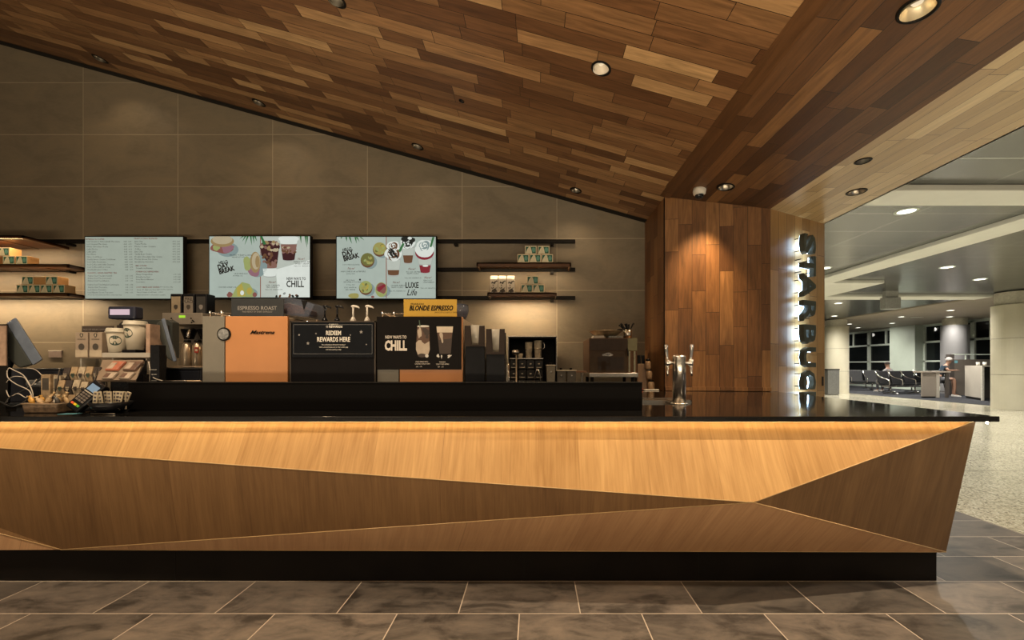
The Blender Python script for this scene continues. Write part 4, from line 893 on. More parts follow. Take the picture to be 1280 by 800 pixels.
# wall of small bins
pb_ = None; mb = mat('bin_black', (.010, .009, .008), .3); mk = mat('bin_label', (.50, .44, .34), .4)
bw = (PX(679, D) - x0_ - .014) / 4
for r_ in range(3):
    for c_ in range(4):
        p = (x0_ + .014 + bw*(c_ + .5), D + .02, Z9 + .0005 + r_*.117)
        lab = '%s drawer bin in the %s row of the cubby' % (('leftmost', 'second', 'third', 'rightmost')[c_], ('bottom', 'middle', 'top')[r_])
        if pb_ is None:
            pb_ = t = thing('drawer_bin', lab, 'bin', p, group='small drawer bins in the cubby')
            bm = BM(); box(bm, -bw/2 + .003, bw/2 - .003, .0, .3, 0, .108); obj('bin_body', bm, mb, t, bevel=.004)
            bm = BM(); tube(bm, [(-.03, -.002, .026), (-.028, -.014, .022), (.028, -.014, .022), (.03, -.002, .026)], .0045, 8); obj('handle', bm, mk, t)
            bm = BM(); disc(bm, 0, .066, .012, .007, -.002); obj('label_dot', bm, mk, t)
        else: dup(pb_, p, None, lab)
# long spoon and tongs standing in front
t = thing('whisk', 'tall wooden-handled steel scoop standing in front of the black cubby', 'utensil', (PX(645.5, D - .06), D - .06, Z9))
bm = BM(); lathe(bm, [(0, 0), (.03, 0), (.03, .012), (.010, .02), (.0085, .36), (.0075, .42), (0, .42)], seg=16); obj('handle', bm, mat('scoop_handle', (.34, .27, .18), .4), t)
bm = BM(); lathe(bm, [(0, 0), (.035, .01), (.046, .035), (.04, .06), (.0, .065)], c=(-.008, 0, .40), seg=20, sy=.6); obj('scoop_head', bm, steel, t)
t = thing('tongs', 'bent steel tongs leaning at the right front of the black cubby', 'tongs', (PX(671.5, D - .04), D - .04, Z9))
bm = BM(); tube(bm, [(-.03, 0, .004), (-.03, 0, .15), (-.012, 0, .22), (.006, 0, .245)], .006, 8); tube(bm, [(.006, 0, .245), (.03, 0, .19), (.04, 0, .10), (.052, 0, .07)], .007, 8); obj('arm', bm, chrome, t)
# food bins
def bin_(u0_, u1_, vt, Dd, lab, m, knob=True):
    x0_, x1_ = PX(u0_, Dd), PX(u1_, Dd); w_ = x1_ - x0_; h = PZ(vt, Dd) - Z9
    t = thing('food_bin', lab, 'container', ((x0_+x1_)/2, Dd + .09, Z9), group='lidded bins on the back counter')
    a, b = w_*.42, w_*.48
    bm = BM(); hull8(bm, [(-a, -.08, 0), (a, -.08, 0), (a, .08, 0), (-a, .08, 0)], [(-b, -.09, h - .012), (b, -.09, h - .012), (b, .09, h - .012), (-b, .09, h - .012)]); obj('tub', bm, m, t, bevel=.008)
    bm = BM(); box(bm, -w_*.54, w_*.54, -.098, .098, h - .012, h); obj('lid', bm, mat('lid_cream', (.56, .48, .36), .35), t, bevel=.003)
    if knob: bm = BM(); lathe(bm, [(0, 0), (.016, 0), (.013, .012), (.018, .022), (0, .024)], c=(0, 0, h), seg=18); obj('knob', bm, blk, t)
    bm = BM(); cyl(bm, (0, -.1, h*.72), .009, .012, 14, axis='y'); obj('button', bm, steel, t)
bin_(683, 694.5, 456, 4.66, 'tall grey tapered bin with a cream lid beside the cubby', mat('bin_grey', (.20, .18, .14), .35))
bin_(696, 707.5, 462.5, 4.66, 'left of two low smoky bins with black-knobbed lids', mat('bin_smoke', (.10, .09, .075), .25))
bin_(708.5, 720.5, 462.5, 4.66, 'right of two low smoky bins with black-knobbed lids', mat('bin_smoke', (.10, .09, .075), .25))
t = thing('small_stand', 'small steel post stand with a flat wooden top left of the oven', 'stand', (PX(727.8, 4.66), 4.7, Z9))
bm = BM(); box(bm, -.072, .05, -.06, .06, .20, .22); obj('top_plate', bm, mat('stand_brown', (.20, .10, .05), .4), t, bevel=.003)
bm = BM(); cyl(bm, (0, 0, .01), .012, .19, 14); obj('post', bm, steel, t); bm = BM(); cyl(bm, (0, 0, 0), .05, .01, 20); obj('base', bm, steel, t)
# oven
Do = 4.60; x0_, x1_ = PX(736.5, Do), PX(796.5, Do); zt = PZ(422.5, Do); zb = PZ(471, Do)
t = thing('oven', 'boxy warming oven with a dark glossy door standing on the back counter', 'oven', ((x0_+x1_)/2, Do, Z9))
bm = BM(); box(bm, x0_, x1_, Do + .012, Do + .56, zb, zt); wobj('body', bm, mat('oven_bronze', (.16, .085, .045), .3, metal=.7), t, bevel=.006)
zm = PZ(438.5, Do); xg = PX(784.5, Do)
bm = BM(); box(bm, x0_ + .006, xg, Do, Do + .012, zm, zt - .006); wobj('control_panel', bm, mat('oven_brown', (.045, .028, .018), .25, metal=.3), t, bevel=.002)
bm = BM(); box(bm, x0_ + .006, xg, Do, Do + .012, PZ(465.5, Do), zm - .003); d = wobj('door', bm, mat('oven_door', (.075, .048, .028), .12, metal=.5), t, bevel=.002)
bm = BM(); box(bm, PX(747, Do), PX(780, Do), Do - .002, Do, PZ(463, Do), PZ(446, Do)); wobj('door_window', bm, mat('oven_glass', (.03, .02, .014), .05), d, top=t)
bm = BM(); disc(bm, PX(759.5, Do), PZ(443.3, Do), 6.6*Do/F, 2.0*Do/F, Do - .003, 0, 28, 0, .12); text(bm, 'CHEF', 3.6*Do/F, (PX(753.6, Do), Do - .0045, PZ(444.4, Do)), bold=.001, mi=1); wobj('badge', bm, [steel, blk], d, top=t)
bm = BM(); box(bm, xg + .002, x1_, Do, Do + .012, zm, zt - .002); wobj('control_box', bm, mat('olive_grey', (.16, .15, .085), .35), t, bevel=.003)
for a in (785.5, 792): bm = BM(); box(bm, PX(a, Do), PX(a + 2.4, Do), Do - .004, Do + .012, PZ(465.5, Do), zm - .002); wobj('door_pillar', bm, mat('olive_steel', (.42, .38, .26), .25, metal=.8), t, bevel=.002)
bm = BM(); tube(bm, [(PX(783.6, Do), Do - .02, PZ(436, Do)), (PX(783.6, Do), Do - .045, PZ(440, Do)), (PX(784, Do), Do - .045, PZ(445, Do))], .008, 10); wobj('handle', bm, blk, d, top=t)
bm = BM(); box(bm, x0_ - .004, x1_ + .006, Do - .02, Do + .5, zb - .005, PZ(466, Do)); wobj('front_sill', bm, steel, t, bevel=.006)
for x in (x0_ + .04, x1_ - .04):
    for y in (Do + .05, Do + .48): bm = BM(); cyl(bm, (x, y, Z9), .02, zb - .005 - Z9, 14); wobj('foot', bm, blk, t)
t = thing('serving_tray', 'shallow oval brass-coloured bowl lying on top of the oven', 'bowl', (PX(757, Do + .15), Do + .15, zt + .03))
bm = BM(); lathe(bm, [(0, 0), (.12, 0), (.19, .055), (.195, .06), (.185, .058), (.115, .006), (0, .006)], seg=36, sy=.8); obj('bowl', bm, mat('aged_brass', (.48, .37, .23), .3, metal=.8, var=.3), t)
t = thing('towel', 'folded pale towel under the bowl on the oven', 'towel', (PX(751, Do + .12), Do + .12, zt + .0005))
bm = BM(); box(bm, -.10, .03, -.08, .1, 0, .013); box(bm, -.098, .028, -.078, .098, .0135, .029); obj('cloth', bm, mat('towel_pale', (.50, .45, .38), .9), t, bevel=.005)
t = thing('towel', 'folded striped blue-grey towel right of the pale one on the oven', 'towel', (PX(768, Do + .12), Do + .12, zt + .0005))
bm = BM(); box(bm, -.085, .08, -.08, .1, 0, .012); box(bm, -.083, .078, -.078, .098, .0125, .026); obj('cloth', bm, mat('towel_striped', (.22, .23, .22), .9, var=.6, scale=60), t, bevel=.005)
t = thing('utensil_cup', 'steel cup bristling with black-handled utensils on top of the oven', 'utensils', (PX(784.5, Do + .1), Do + .1, zt + .0005))
bm = BM(); lathe(bm, [(0, 0), (.045, 0), (.052, .10), (.048, .10), (.042, .005), (0, .005)], seg=24); obj('cup', bm, steel, t)
random.seed(11)
for i in range(7):
    a = random.uniform(-.9, .5); bm = BM(); x = random.uniform(-.02, .02); y = random.uniform(-.02, .02); h = random.uniform(.15, .19)
    tube(bm, [(x, y, .01), (x + a*.03, y, .1), (x + a*.09, y, h - .01), (x + a*.12, y, h)], [.004, .006, .010, .012], 10); obj('utensil', bm, blkgloss, t)
t = thing('ladle', 'black serving spoons lying across the bowl rim towards the utensil cup', 'utensil', (PX(776, Do + .2), Do + .2, zt + .095))
bm = BM(); tube(bm, [(-.045, 0, .0), (-.03, 0, .008), (.0, 0, .016), (.03, 0, .02)], [.013, .017, .010, .006], 12); obj('spoon', bm, blkgloss, t)
# red things at the oven's foot and the rack of black-topped jars in the corner
t = thing('marker_pen', 'pale pen lying in front of the oven foot', 'pen', (PX(784, 4.59), 4.592, .9605 + .008)); bm = BM(); tube(bm, [(-.07, 0, 0), (.05, 0, 0), (.075, 0, 0)], [.007, .007, .003], 10); obj('barrel', bm, cream, t)
t = thing('knife_block', 'tan block with two black-handled knives in the corner by the pier', 'knife block', (PX(803, 4.66), 4.72, Z9))
bm = BM(); box(bm, -.055, .055, -.05, .06, 0, .30); obj('block', bm, mat('block_tan', (.16, .10, .06), .5), t, bevel=.006)
for x in (-.022, .026): bm = BM(); hull8(bm, [(x-.018, -.012, .30), (x+.018, -.012, .30), (x+.018, .012, .30), (x-.018, .012, .30)], [(x-.022, -.014, .40), (x+.014, -.014, .40), (x+.014, .014, .40), (x-.022, .014, .40)]); obj('knife_handle', bm, blkgloss, t, bevel=.006)
for i, (u, zz, r, l) in enumerate(((815, 0, .040, 'dark lidded jar at the bottom in the corner by the wooden pier'), (812.5, .125, .036, 'pale round jar stacked in the middle in the corner by the pier'), (811, .235, .034, 'topmost round pale jar in the corner by the pier'))):
    t = thing('jar', l, 'jar', (PX(u, 4.62), 4.66, Z9 + zz), group='stacked jars by the pier'); bm = BM()
    lathe(bm, [(0, 0), (r*.8, 0), (r, .02), (r, .075), (r*.7, .095), (0, .096)], seg=24); obj('vessel', bm, mat('jar_tan', (.26, .17, .10), .3, var=.3), t)
    bm = BM(); lathe(bm, [(0, .096), (r*.74, .096), (r*.74, .112 if i < 2 else .12), (0, .112 if i < 2 else .12)], seg=24); obj('lid', bm, blkgloss, t)
t = thing('white_tray', 'thin white tray edge on the counter at the corner by the pier', 'tray', (PX(814, 4.585), 4.60, .9605)); bm = BM(); box(bm, -.085, .085, -.03, .02, 0, .012); obj('tray_body', bm, mat('tray_white', (.6, .56, .5), .4), t, bevel=.003)
t = thing('rag', 'crumpled red and white cloth in the corner beside the oven', 'cloth', (PX(800, 4.605), 4.61, .9606)); bm = BM(); lathe(bm, [(0, 0), (.03, .0), (.034, .02), (.02, .036), (.008, .03), (0, .034)], seg=14, sy=.7); obj('cloth', bm, mat('rag_red', (.42, .07, .04), .8, var=.5, scale=40), t)

# ------------------------------------------------------------------ left cluster
monm = mat('register_grey', (.040, .043, .038), .35, var=.1, scale=6); mond = mat('register_dark', (.02, .023, .025), .35)
def monitor(u0_, v0_, u1_, v1_, thick, depth, D, lab, flip=False):
    """register screen seen from its edge: slanted slab from (u0,v0) top to (u1,v1) bottom"""
    a = Vector((PX(u0_, D), PZ(v0_, D))); b = Vector((PX(u1_, D), PZ(v1_, D))); d = (b - a).normalized(); n = Vector((d.y, -d.x))
    if n.x > 0: n = -n
    t = thing('register_monitor', lab, 'monitor', (a.x, D, ZS))
    def pr(p): return (p.x, p.y)
    L = (b - a).length
    sk = Vector((a.x, D)).normalized() * depth; sk = Vector((sk.x * .92, sk.y))
    def slab_(bm, ps, e0, e1): return hull8(bm, [(p[0] + sk.x*e0, D + sk.y*e0, p[1]) for p in ps], [(p[0] + sk.x*e1, D + sk.y*e1, p[1]) for p in ps])
    bm = BM(); slab_(bm, [pr(a), pr(b), pr(b + n*thick*.35), pr(a + n*thick*.35)], 0, 1); wobj('screen', bm, mat('bezel_blue_grey', (.11, .13, .17), .25), t, bevel=.006)
    pts = [a + n*thick*.35 + d*L*.02]
    for i, k in enumerate((.75, 1.0, 1.0, .8, .75, .6)): pts.append(a + n*thick*(.35 + k*.65) + d*L*(.06 + .17*i))
    pts.append(b + n*thick*.35 - d*L*.02)
    bm = BM(); slab_(bm, [pr(p) for p in pts], .02, .98); wobj('back_shell', bm, monm, t, bevel=.008)
    c = a + d*L*.55 + n*thick; f = Vector((c.x - .03, ZS))
    mx, my = sk.x*.55, D + sk.y*.55; f.x += mx
    bm = BM(); tube(bm, [(c.x + mx + .02, my, c.y), (c.x + mx - .01, my, c.y - .07), (f.x, my, ZS + .02)], [.035, .035, .04], 14); wobj('stand_neck', bm, mond, t)
    bm = BM(); box(bm, f.x - .07, f.x + .07, my - .05, my + .09, ZS, ZS + .022); wobj('stand_base', bm, mond, t, bevel=.006)
    return t
monitor(206, 397.5, 221, 451, .075, .22, 2.79, 'thin tilted register monitor seen edge-on just left of the espresso machines')
monitor(19.5, 396.5, 53, 449, .21, .30, 2.66, 'large dark register monitor leaning at the far left of the counter')
# card with printed sheet on the left monitor
t = thing('display_card', 'brown printed card in a clear holder at the left edge behind the cables', 'sign', (PX(3, 2.63), 2.625, ZS))
bm = BM(); box(bm, -.06, .03, 0, .006, .28, PZ(407, 2.63) - ZS); obj('card', bm, mat('card_brown', (.30, .20, .14), .5, var=.4, scale=12), t); bm = BM(); box(bm, -.062, .034, .0065, .009, .02, PZ(406, 2.63) - ZS + .004); box(bm, -.062, .034, -.006, .05, 0, .02); obj('holder', bm, blk, t)
# cash drawer units
def drawer(u0_, u1_, vt, D, d, lab):
    x0_, x1_, z1 = PX(u0_, D), PX(u1_, D), PZ(vt, D); t = thing('cash_drawer', lab, 'cash drawer', ((x0_+x1_)/2, D, ZS), group=None)
    bm = BM(); box(bm, x0_, x1_, D + .008, D + d, ZS, z1 - .008); wobj('body', bm, mat('drawer_navy', (.020, .022, .030), .35), t, bevel=.004)
    bm = BM(); box(bm, x0_ - .004, x1_ + .004, D, D + d, z1 - .008, z1); wobj('top_plate', bm, mat('drawer_top', (.10, .105, .11), .35, metal=.4), t, bevel=.002)
    bm = BM(); box(bm, x0_ + .01, x1_ - .01, D, D + .008, ZS + .02, z1 - .025); f = wobj('drawer_front', bm, mat('drawer_navy', (.02, .022, .03), .35), t, bevel=.002)
    bm = BM(); cyl(bm, ((x0_+x1_)/2, D - .004, (ZS + z1)/2), .010, .008, 16, axis='y'); wobj('lock', bm, steel, f, top=t)
    return z1
zdr = drawer(6, 78, 460.5, 2.97, .30, 'dark cash drawer under the far left register, cables in front of it')
zd2 = drawer(190, 250, 460, 2.99, .30, 'navy cash drawer left of the espresso machines under papers')
# receipt paper, papers, pens
t = thing('paper_stack', 'tan folded papers lying on the navy cash drawer', 'papers', (PX(228, 3.05), 3.1, zd2 + .0005))
for i, (dx, r) in enumerate(((-.05, .2), (.02, -.15), (0, .05))): bm = BM(); box(bm, -.09, .09, -.05, .05, i*.005, i*.005 + .0045); bm.transform(Matrix.Translation((dx, 0, 0)) @ Matrix.Rotation(r, 4, 'Z')); obj('sheet', bm, mat('paper_tan', (.42, .30, .19), .7) if i % 2 == 0 else mat('paper_white', (.6, .52, .42), .7), t)
t = thing('pen', 'silver pen lying on the black upstand left of the machines', 'pen', (PX(222, 2.57), 2.57, 1.143)); bm = BM(); tube(bm, [(-.09, 0, 0), (-.02, 0, 0), (.04, 0, 0), (.05, 0, 0), (.062, 0, 0)], [.0035, .005, .0055, .0055, .002], 10); obj('barrel', bm, steel, t)
t = thing('pen', 'tan pen lying at the right beside the silver pen on the upstand', 'pen', (PX(243, 2.57), 2.57, 1.1425)); bm = BM(); tube(bm, [(-.045, 0, 0), (.03, 0, 0), (.045, 0, 0)], [.005, .005, .002], 10); obj('barrel', bm, mat('paper_tan', (.42, .30, .19), .7), t)
# coffee brewer with three jars
Db = 4.50
x0_, x1_, z1, z2_ = PX(202.5, 3.6), PX(253, 3.6), PZ(391, 3.6), PZ(405.5, 3.6); Db = 3.6
t = thing('coffee_brewer', 'steel twin coffee brewer with a green lit display behind the register', 'coffee maker', ((x0_+x1_)/2, Db, ZS))
bs = mat('brewer_steel', (.42, .36, .29), .35, metal=.6, scale=8)
bm = BM(); box(bm, x0_, x1_, Db, Db + .35, z2_, z1); wobj('head', bm, bs, t, bevel=.004)
bm = BM(); box(bm, x0_ + .01, x1_ - .01, Db + .22, Db + .34, ZS, z2_); wobj('column', bm, mat('brewer_back', (.24, .20, .16), .4, metal=.5), t)
bm = BM(); box(bm, x0_, x1_, Db - .02, Db + .35, ZS, ZS + .05); wobj('base', bm, bs, t, bevel=.004)
bm = BM(); box(bm, PX(224, Db), PX(231.5, Db), Db - .003, Db, PZ(397.3, Db), PZ(394.2, Db)); wobj('lit_display', bm, glow('green_display', (.45, .85, .05), .9), t)
bm = BM()
for u, v in ((214.5, 398), (216, 400.5), (214.8, 403), (217.5, 402), (239, 398), (241, 400.5), (239.8, 403), (242.5, 402)): cyl(bm, (PX(u, Db), Db - .005, PZ(v, Db)), .006, .006, 10, axis='y')
wobj('buttons', bm, blk, t)
for u in (222, 243):
    x = PX(u, Db); bm = BM(); lathe(bm, [(0, 0), (.035, 0), (.062, .085), (.064, .09), (0, .092)], c=(x, Db + .12, PZ(423, Db)), seg=26); bk = wobj('brew_basket', bm, blkgloss, t)
    bm = BM(); tube(bm, [(x - .05, Db + .06, PZ(410, Db)), (x - .045, Db + .0, PZ(413, Db)), (x - .03, Db - .035, PZ(422, Db))], [.010, .010, .012], 10); wobj('basket_handle', bm, chrome, bk, top=t)
s0 = None
for u, l in ((221, 'left steel coffee server under the brewer'), (234.5, 'middle steel coffee server under the brewer'), (247, 'right steel coffee server with a red tag under the brewer')):
    p = (PX(u, Db), Db + .11, ZS + .0505)
    if s0 is None:
        s0 = t = thing('coffee_server', l, 'coffee server', p, group='coffee servers under the brewer'); h = PZ(427, Db) - ZS - .05
        bm = BM(); lathe(bm, [(0, 0), (.042, 0), (.043, h*.82), (.034, h*.95), (.02, h), (0, h)], seg=28); obj('vessel', bm, mat('server_steel', (.62, .50, .36), .3, metal=.8), t)
        bm = BM(); lathe(bm, [(0, h), (.028, h), (.026, h + .02), (0, h + .024)], seg=22); obj('lid', bm, blk, t)
        bm = BM(); tube(bm, [(0, -.045, h*.28), (0, -.075, h*.28), (0, -.085, h*.22)], .008, 10); tube(bm, [(-.02, -.08, h*.34), (.02, -.08, h*.34)], .006, 8); obj('spigot', bm, chrome, t)
    else: s_ = dup(s0, p, None, l)
tag_ = thing('price_tag', 'small red and white tag on the right coffee server', 'label', (PX(246, 3.66), 3.655, PZ(441, 3.66))); bm = BM(); box(bm, -.018, .018, 0, .003, 0, .05); obj('tag_sheet', bm, mat('tag_red', (.40, .05, .03), .5), tag_); bm = BM(); box(bm, -.01, .01, -.001, 0, .015, .035); obj('tag_patch', bm, cream, tag_)
for i, (u, l, m) in enumerate(((211.3, 'left black-framed coffee pack on the brewer, tan face', (.30, .24, .16)), (227.3, 'middle black-framed coffee pack on the brewer with bold print', (.22, .19, .155)), (243.2, 'right black-framed coffee pack on the brewer, almost black face', (.04, .038, .035)))):
    t = thing('coffee_pack', l, 'box', (PX(u, Db), Db + .12, z1 + .0005), group='coffee packs on the brewer'); w_ = .052; h = PZ(365.5, Db) - z1
    bm = BM(); box(bm, -w_, w_, -.05, .05, 0, h); obj('case', bm, blkgloss, t, bevel=.006)
    bm = BM(); poly(bm, [(-w_*.78, .008), (w_*.78, .008), (w_*.78, h*.86), (-w_*.78, h*.86)], -.0515, 0); disc(bm, 0, h*.34, .018, .022, -.0522, 0, 20, 1, .07)
    if i == 1: text(bm, 'PIKE', .036, (0, -.0522, h*.68), 'CENTER', bold=.003, mi=1); text(bm, 'PLACE', .034, (0, -.0522, h*.54), 'CENTER', bold=.002, mi=1)
    obj('printed_face', bm, [mat('pack_face_%d' % i, m, .45), inkm if i < 2 else greyp], t)
# customer display on a pole
Dd = 2.90; t = thing('customer_display', 'small customer display with a glowing pink-white readout on a pole', 'display', (PX(156, Dd), Dd, ZS))
x0_, x1_, z0, z1 = PX(137.5, Dd), PX(172, Dd), PZ(399, Dd), PZ(383.3, Dd)
bm = BM(); box(bm, x0_, x1_, Dd - .02, Dd + .05, z0, z1); wobj('housing', bm, mat('display_navy', (.018, .020, .035), .3), t, bevel=.014, seg=4)
bm = BM(); box(bm, PX(141.5, Dd), PX(165.5, Dd), Dd - .023, Dd - .019, PZ(394, Dd), PZ(387, Dd)); wobj('readout', bm, glow('pink_readout', (.85, .62, .68), .8), t)
bm = BM(); tube(bm, [(PX(160, Dd), Dd + .02, z0 + .005), (PX(160, Dd), Dd + .02, ZS + .02)], .014, 14); lathe(bm, [(0, 0), (.06, 0), (.055, .02), (0, .022)], c=(PX(160, Dd), Dd + .02, ZS), seg=24); wobj('pole', bm, mond, t)
# register hood behind the cups
Dh = 2.93; t = thing('register', 'grey register body with a sloped top behind the paper cups', 'register', (PX(165, Dh), Dh, ZS))
pts = [(PX(u, Dh), PZ(v, Dh)) for u, v in ((128, 410), (131, 403), (137, 398.5), (194, 397.5), (200, 401), (200, 447), (128, 447))]
bm = BM(); prism(bm, pts, 'y', Dh + .10, Dh + .16); wobj('hood', bm, monm, t, bevel=.004)
bm = BM(); box(bm, PX(131, Dh), PX(196, Dh), Dh + .085, Dh + .098, PZ(447, Dh), PZ(405, Dh)); wobj('rear_panel', bm, mat('panel_brown', (.045, .032, .025), .4), t)
bm = BM(); box(bm, PX(140, Dh), PX(178, Dh), Dh + .06, Dh + .15, ZS, PZ(446.5, Dh)); wobj('pedestal', bm, mond, t, bevel=.004)
# clear riser stand with two cups
Dk = 2.72; zs_ = PZ(446.5, Dk)
t = thing('counter_stand', 'clear-fronted brown counter stand carrying the paper cups and coffee packs', 'stand', (PX(150, Dk), Dk, ZS))
bm = BM(); box(bm, PX(94, Dk), PX(187, Dk), Dk, Dk + .13, zs_ - .006, zs_); wobj('shelf', bm, mat('stand_smoke', (.16, .12, .085), .2), t)
bm = BM(); box(bm, PX(129, Dk), PX(183, Dk), Dk + .13, Dk + .14, ZS, PZ(407, Dk)); wobj('back_panel', bm, mat('panel_brown', (.045, .032, .025), .4), t)
bm = BM(); box(bm, PX(182.5, Dk), PX(187.5, Dk), Dk + .0, Dk + .13, zs_, PZ(405, Dk)); wobj('side_card', bm, mat('card_brown', (.30, .20, .14), .5), t)
for u in (100, 140, 182): bm = BM(); box(bm, PX(u, Dk) - .004, PX(u, Dk) + .004, Dk + .005, Dk + .125, ZS, zs_ - .006); wobj('leg_panel', bm, clearp, t)
bm = BM(); box(bm, PX(128, Dk), PX(188, Dk), Dk - .003, Dk + .001, zs_, zs_ + .03); wobj('front_lip', bm, clearp, t)
pc = mat('paper_white_cup', (.40, .355, .275), .5, var=.04); cg = mat('emblem_green', (.015, .035, .022), .5)
def cup_(u0_, u1_, vt, vb, D, z, lab, ang):
    r = (PX(u1_, D) - PX(u0_, D)) / 2; h = (vb - vt) * D / F
    t = thing('paper_cup', lab, 'cup', (PX((u0_+u1_)/2, D), D, z), rotz=ang, group='paper cups on the counter stand')
    bm = BM(); lathe(bm, [(0, .004), (r*.62, .004), (r*.62, 0), (r*.64, 0), (r*.90, h*.86), (r*.88, h*.86), (0, h*.85)], seg=40); obj('cup_body', bm, pc, t)
    bm = BM(); lathe(bm, [(r*.90, h*.85), (r*.99, h*.855), (r, h*.88), (r*.93, h*.90), (r*.90, h*.97), (r*.86, h), (r*.78, h), (r*.74, h*.96), (0, h*.955)], seg=40); obj('lid', bm, mat('lid_white', (.43, .395, .315), .35), t)
    bm = BM()   # round emblem wrapped on the cup wall
    zc, R_ = h*.57, h*.17
    def wrap(px_, pz_, off):
        rr = r*(.64 + .26*(zc + pz_)/(h*.86)) + off; a = -PI/2 + px_/rr; return (rr*math.cos(a), rr*math.sin(a), zc + pz_)
    def patch(shape, off, mi):
        vs = [bm.verts.new(wrap(a, b, off)) for a, b in shape]; c = bm.verts.new(wrap(sum(a for a, b in shape)/len(shape), sum(b for a, b in shape)/len(shape), off))
        for i in range(len(vs)): f = bm.faces.new((c, vs[i], vs[(i+1) % len(vs)])); f.material_index = mi
    circ = lambda R0_, cx=0, cz=0, n=28, ex=1: [(cx + R0_*ex*math.cos(2*PI*i/n), cz + R0_*math.sin(2*PI*i/n)) for i in range(n)]
    patch(circ(R_), .0008, 1)
    for i in range(7):
        a = PI*(.12 + .126*i); patch([(R_*.60*math.cos(a), R_*.60*math.sin(a)), (R_*.84*math.cos(a), R_*.84*math.sin(a)), (R_*.84*math.cos(a+.06), R_*.84*math.sin(a+.06)), (R_*.60*math.cos(a+.09), R_*.60*math.sin(a+.09))], .0013, 0)
    patch(circ(R_*.22, 0, R_*.12, ex=.75), .0013, 0)
    for s in (-1, 1): patch([(s*R_*.40, R_*.25), (s*R_*.52, R_*.22), (s*R_*.50, -R_*.55), (s*R_*.34, -R_*.65)], .0013, 0)
    patch([(-R_*.10, -R_*.22), (R_*.10, -R_*.22), (R_*.07, -R_*.75), (-R_*.07, -R_*.75)], .0013, 0)
    obj('round_emblem', bm, [pc, cg], t); return t
cup_(135.5, 158.5, 409.5, 445.5, Dk + .055, zs_ + .0003, 'left white paper cup with a green round emblem on the stand', .54)
zr_ = PZ(437.5, Dk + .055)
t = thing('cup_riser', 'small dark block raising the right paper cup', 'block', (PX(169, Dk + .055), Dk + .055, zs_ + .0002)); bm = BM(); box(bm, -.045, .045, -.045, .045, 0, zr_ - zs_ - .0006); obj('block', bm, blackcard, t, bevel=.002)
cup_(157.2, 182, 401.5, 437.5, Dk + .055, zr_, 'right white paper cup, tilted higher than the left one', -.10)
# packs with a black circle
pk = mat('pack_taupe', (.26, .20, .145), .5, var=.08); pl = mat('pack_pale', (.38, .31, .22), .5)
for u, w_, l in ((104, 15.5, 'left taupe coffee pack with a black circle on the stand'), (121.5, 15.5, 'right taupe coffee pack with a black circle on the stand')):
    t = thing('coffee_pack', l, 'box', (PX(u, Dk + .03), Dk + .05, zs_ + .0003), group='taupe coffee packs'); k = (Dk + .02) / F; h = 31*k
    bm = BM(); box(bm, -w_/2*k, w_/2*k, -.03, .03, 0, h); obj('carton', bm, pk, t, bevel=.002)
    bm = BM(); poly(bm, [(-w_/2*k + .001, .001), (w_/2*k - .001, .001), (w_/2*k - .001, 9*k), (-w_/2*k + .001, 9*k)], -.0308, 1); disc(bm, 0, 13*k, 3.8*k, 4.2*k, -.0312, mi=0); disc(bm, 0, 27.5*k, 2.2*k, 2.7*k, -.0312, mi=0, wob=.1); disc(bm, 0, 27.5*k, .8*k, 1.6*k, -.0316, mi=1); text(bm, 'RESERVE', 2.6*k, (0, -.0312, 21.5*k), 'CENTER', mi=0)
    obj('printed_face', bm, [inkm, pl], t)
t = thing('sign_card', 'long dark strip sign standing behind the taupe coffee packs', 'sign', (PX(120, 2.865), 2.865, ZS)); bm = BM(); box(bm, -.10, .12, 0, .006, PZ(414.5, 2.83) - ZS, PZ(406.8, 2.83) - ZS); box(bm, -.004, .004, .0, .006, 0, PZ(414.5, 2.83) - ZS); obj('strip', bm, mat('strip_brown', (.05, .036, .028), .4), t)
bm = BM(); text(bm, 'PICK UP YOUR COFFEE HERE', .0155, (-.09, -.001, PZ(412.3, 2.83) - ZS)); obj('lettering', bm, greyp, t)
# sloped rack of snack bars right of the packs
Dr = 2.60; t = thing('snack_rack', 'brown sloped rack of wrapped snack bars below the paper cups', 'rack', (PX(155, Dr), Dr, ZS))
za, zb_ = PZ(449.5, Dr), PZ(475, Dr)
def slope_pt(s, u): return (PX(u + (1-s)*14*0, Dr + .12*s), Dr + .10*s, zb_ + (za - zb_)*s)
bm = BM()
a_, b_ = [slope_pt(0, 120), slope_pt(0, 170), slope_pt(1, 183), slope_pt(1, 132)], None
hull8(bm, a_, [(p[0], p[1] + .012, p[2] - .012) for p in a_]); wobj('tray', bm, mat('rack_brown', (.20, .145, .10), .45), t, bevel=.001)
bm = BM(); hull8(bm, [(PX(170, Dr), Dr, zb_), (PX(183, Dr + .1), Dr + .1, za), (PX(183, Dr + .1), Dr + .1, ZS), (PX(170, Dr), Dr, ZS)], [(PX(170, Dr) + .004, Dr, zb_), (PX(183, Dr + .1) + .004, Dr + .1, za), (PX(183, Dr + .1) + .004, Dr + .1, ZS), (PX(170, Dr) + .004, Dr, ZS)]); wobj('side_panel', bm, blkgloss, t)
bm = BM(); box(bm, PX(126, Dr), PX(168, Dr), Dr + .06, Dr + .10, ZS, PZ(468, Dr)); wobj('support', bm, blkgloss, t)
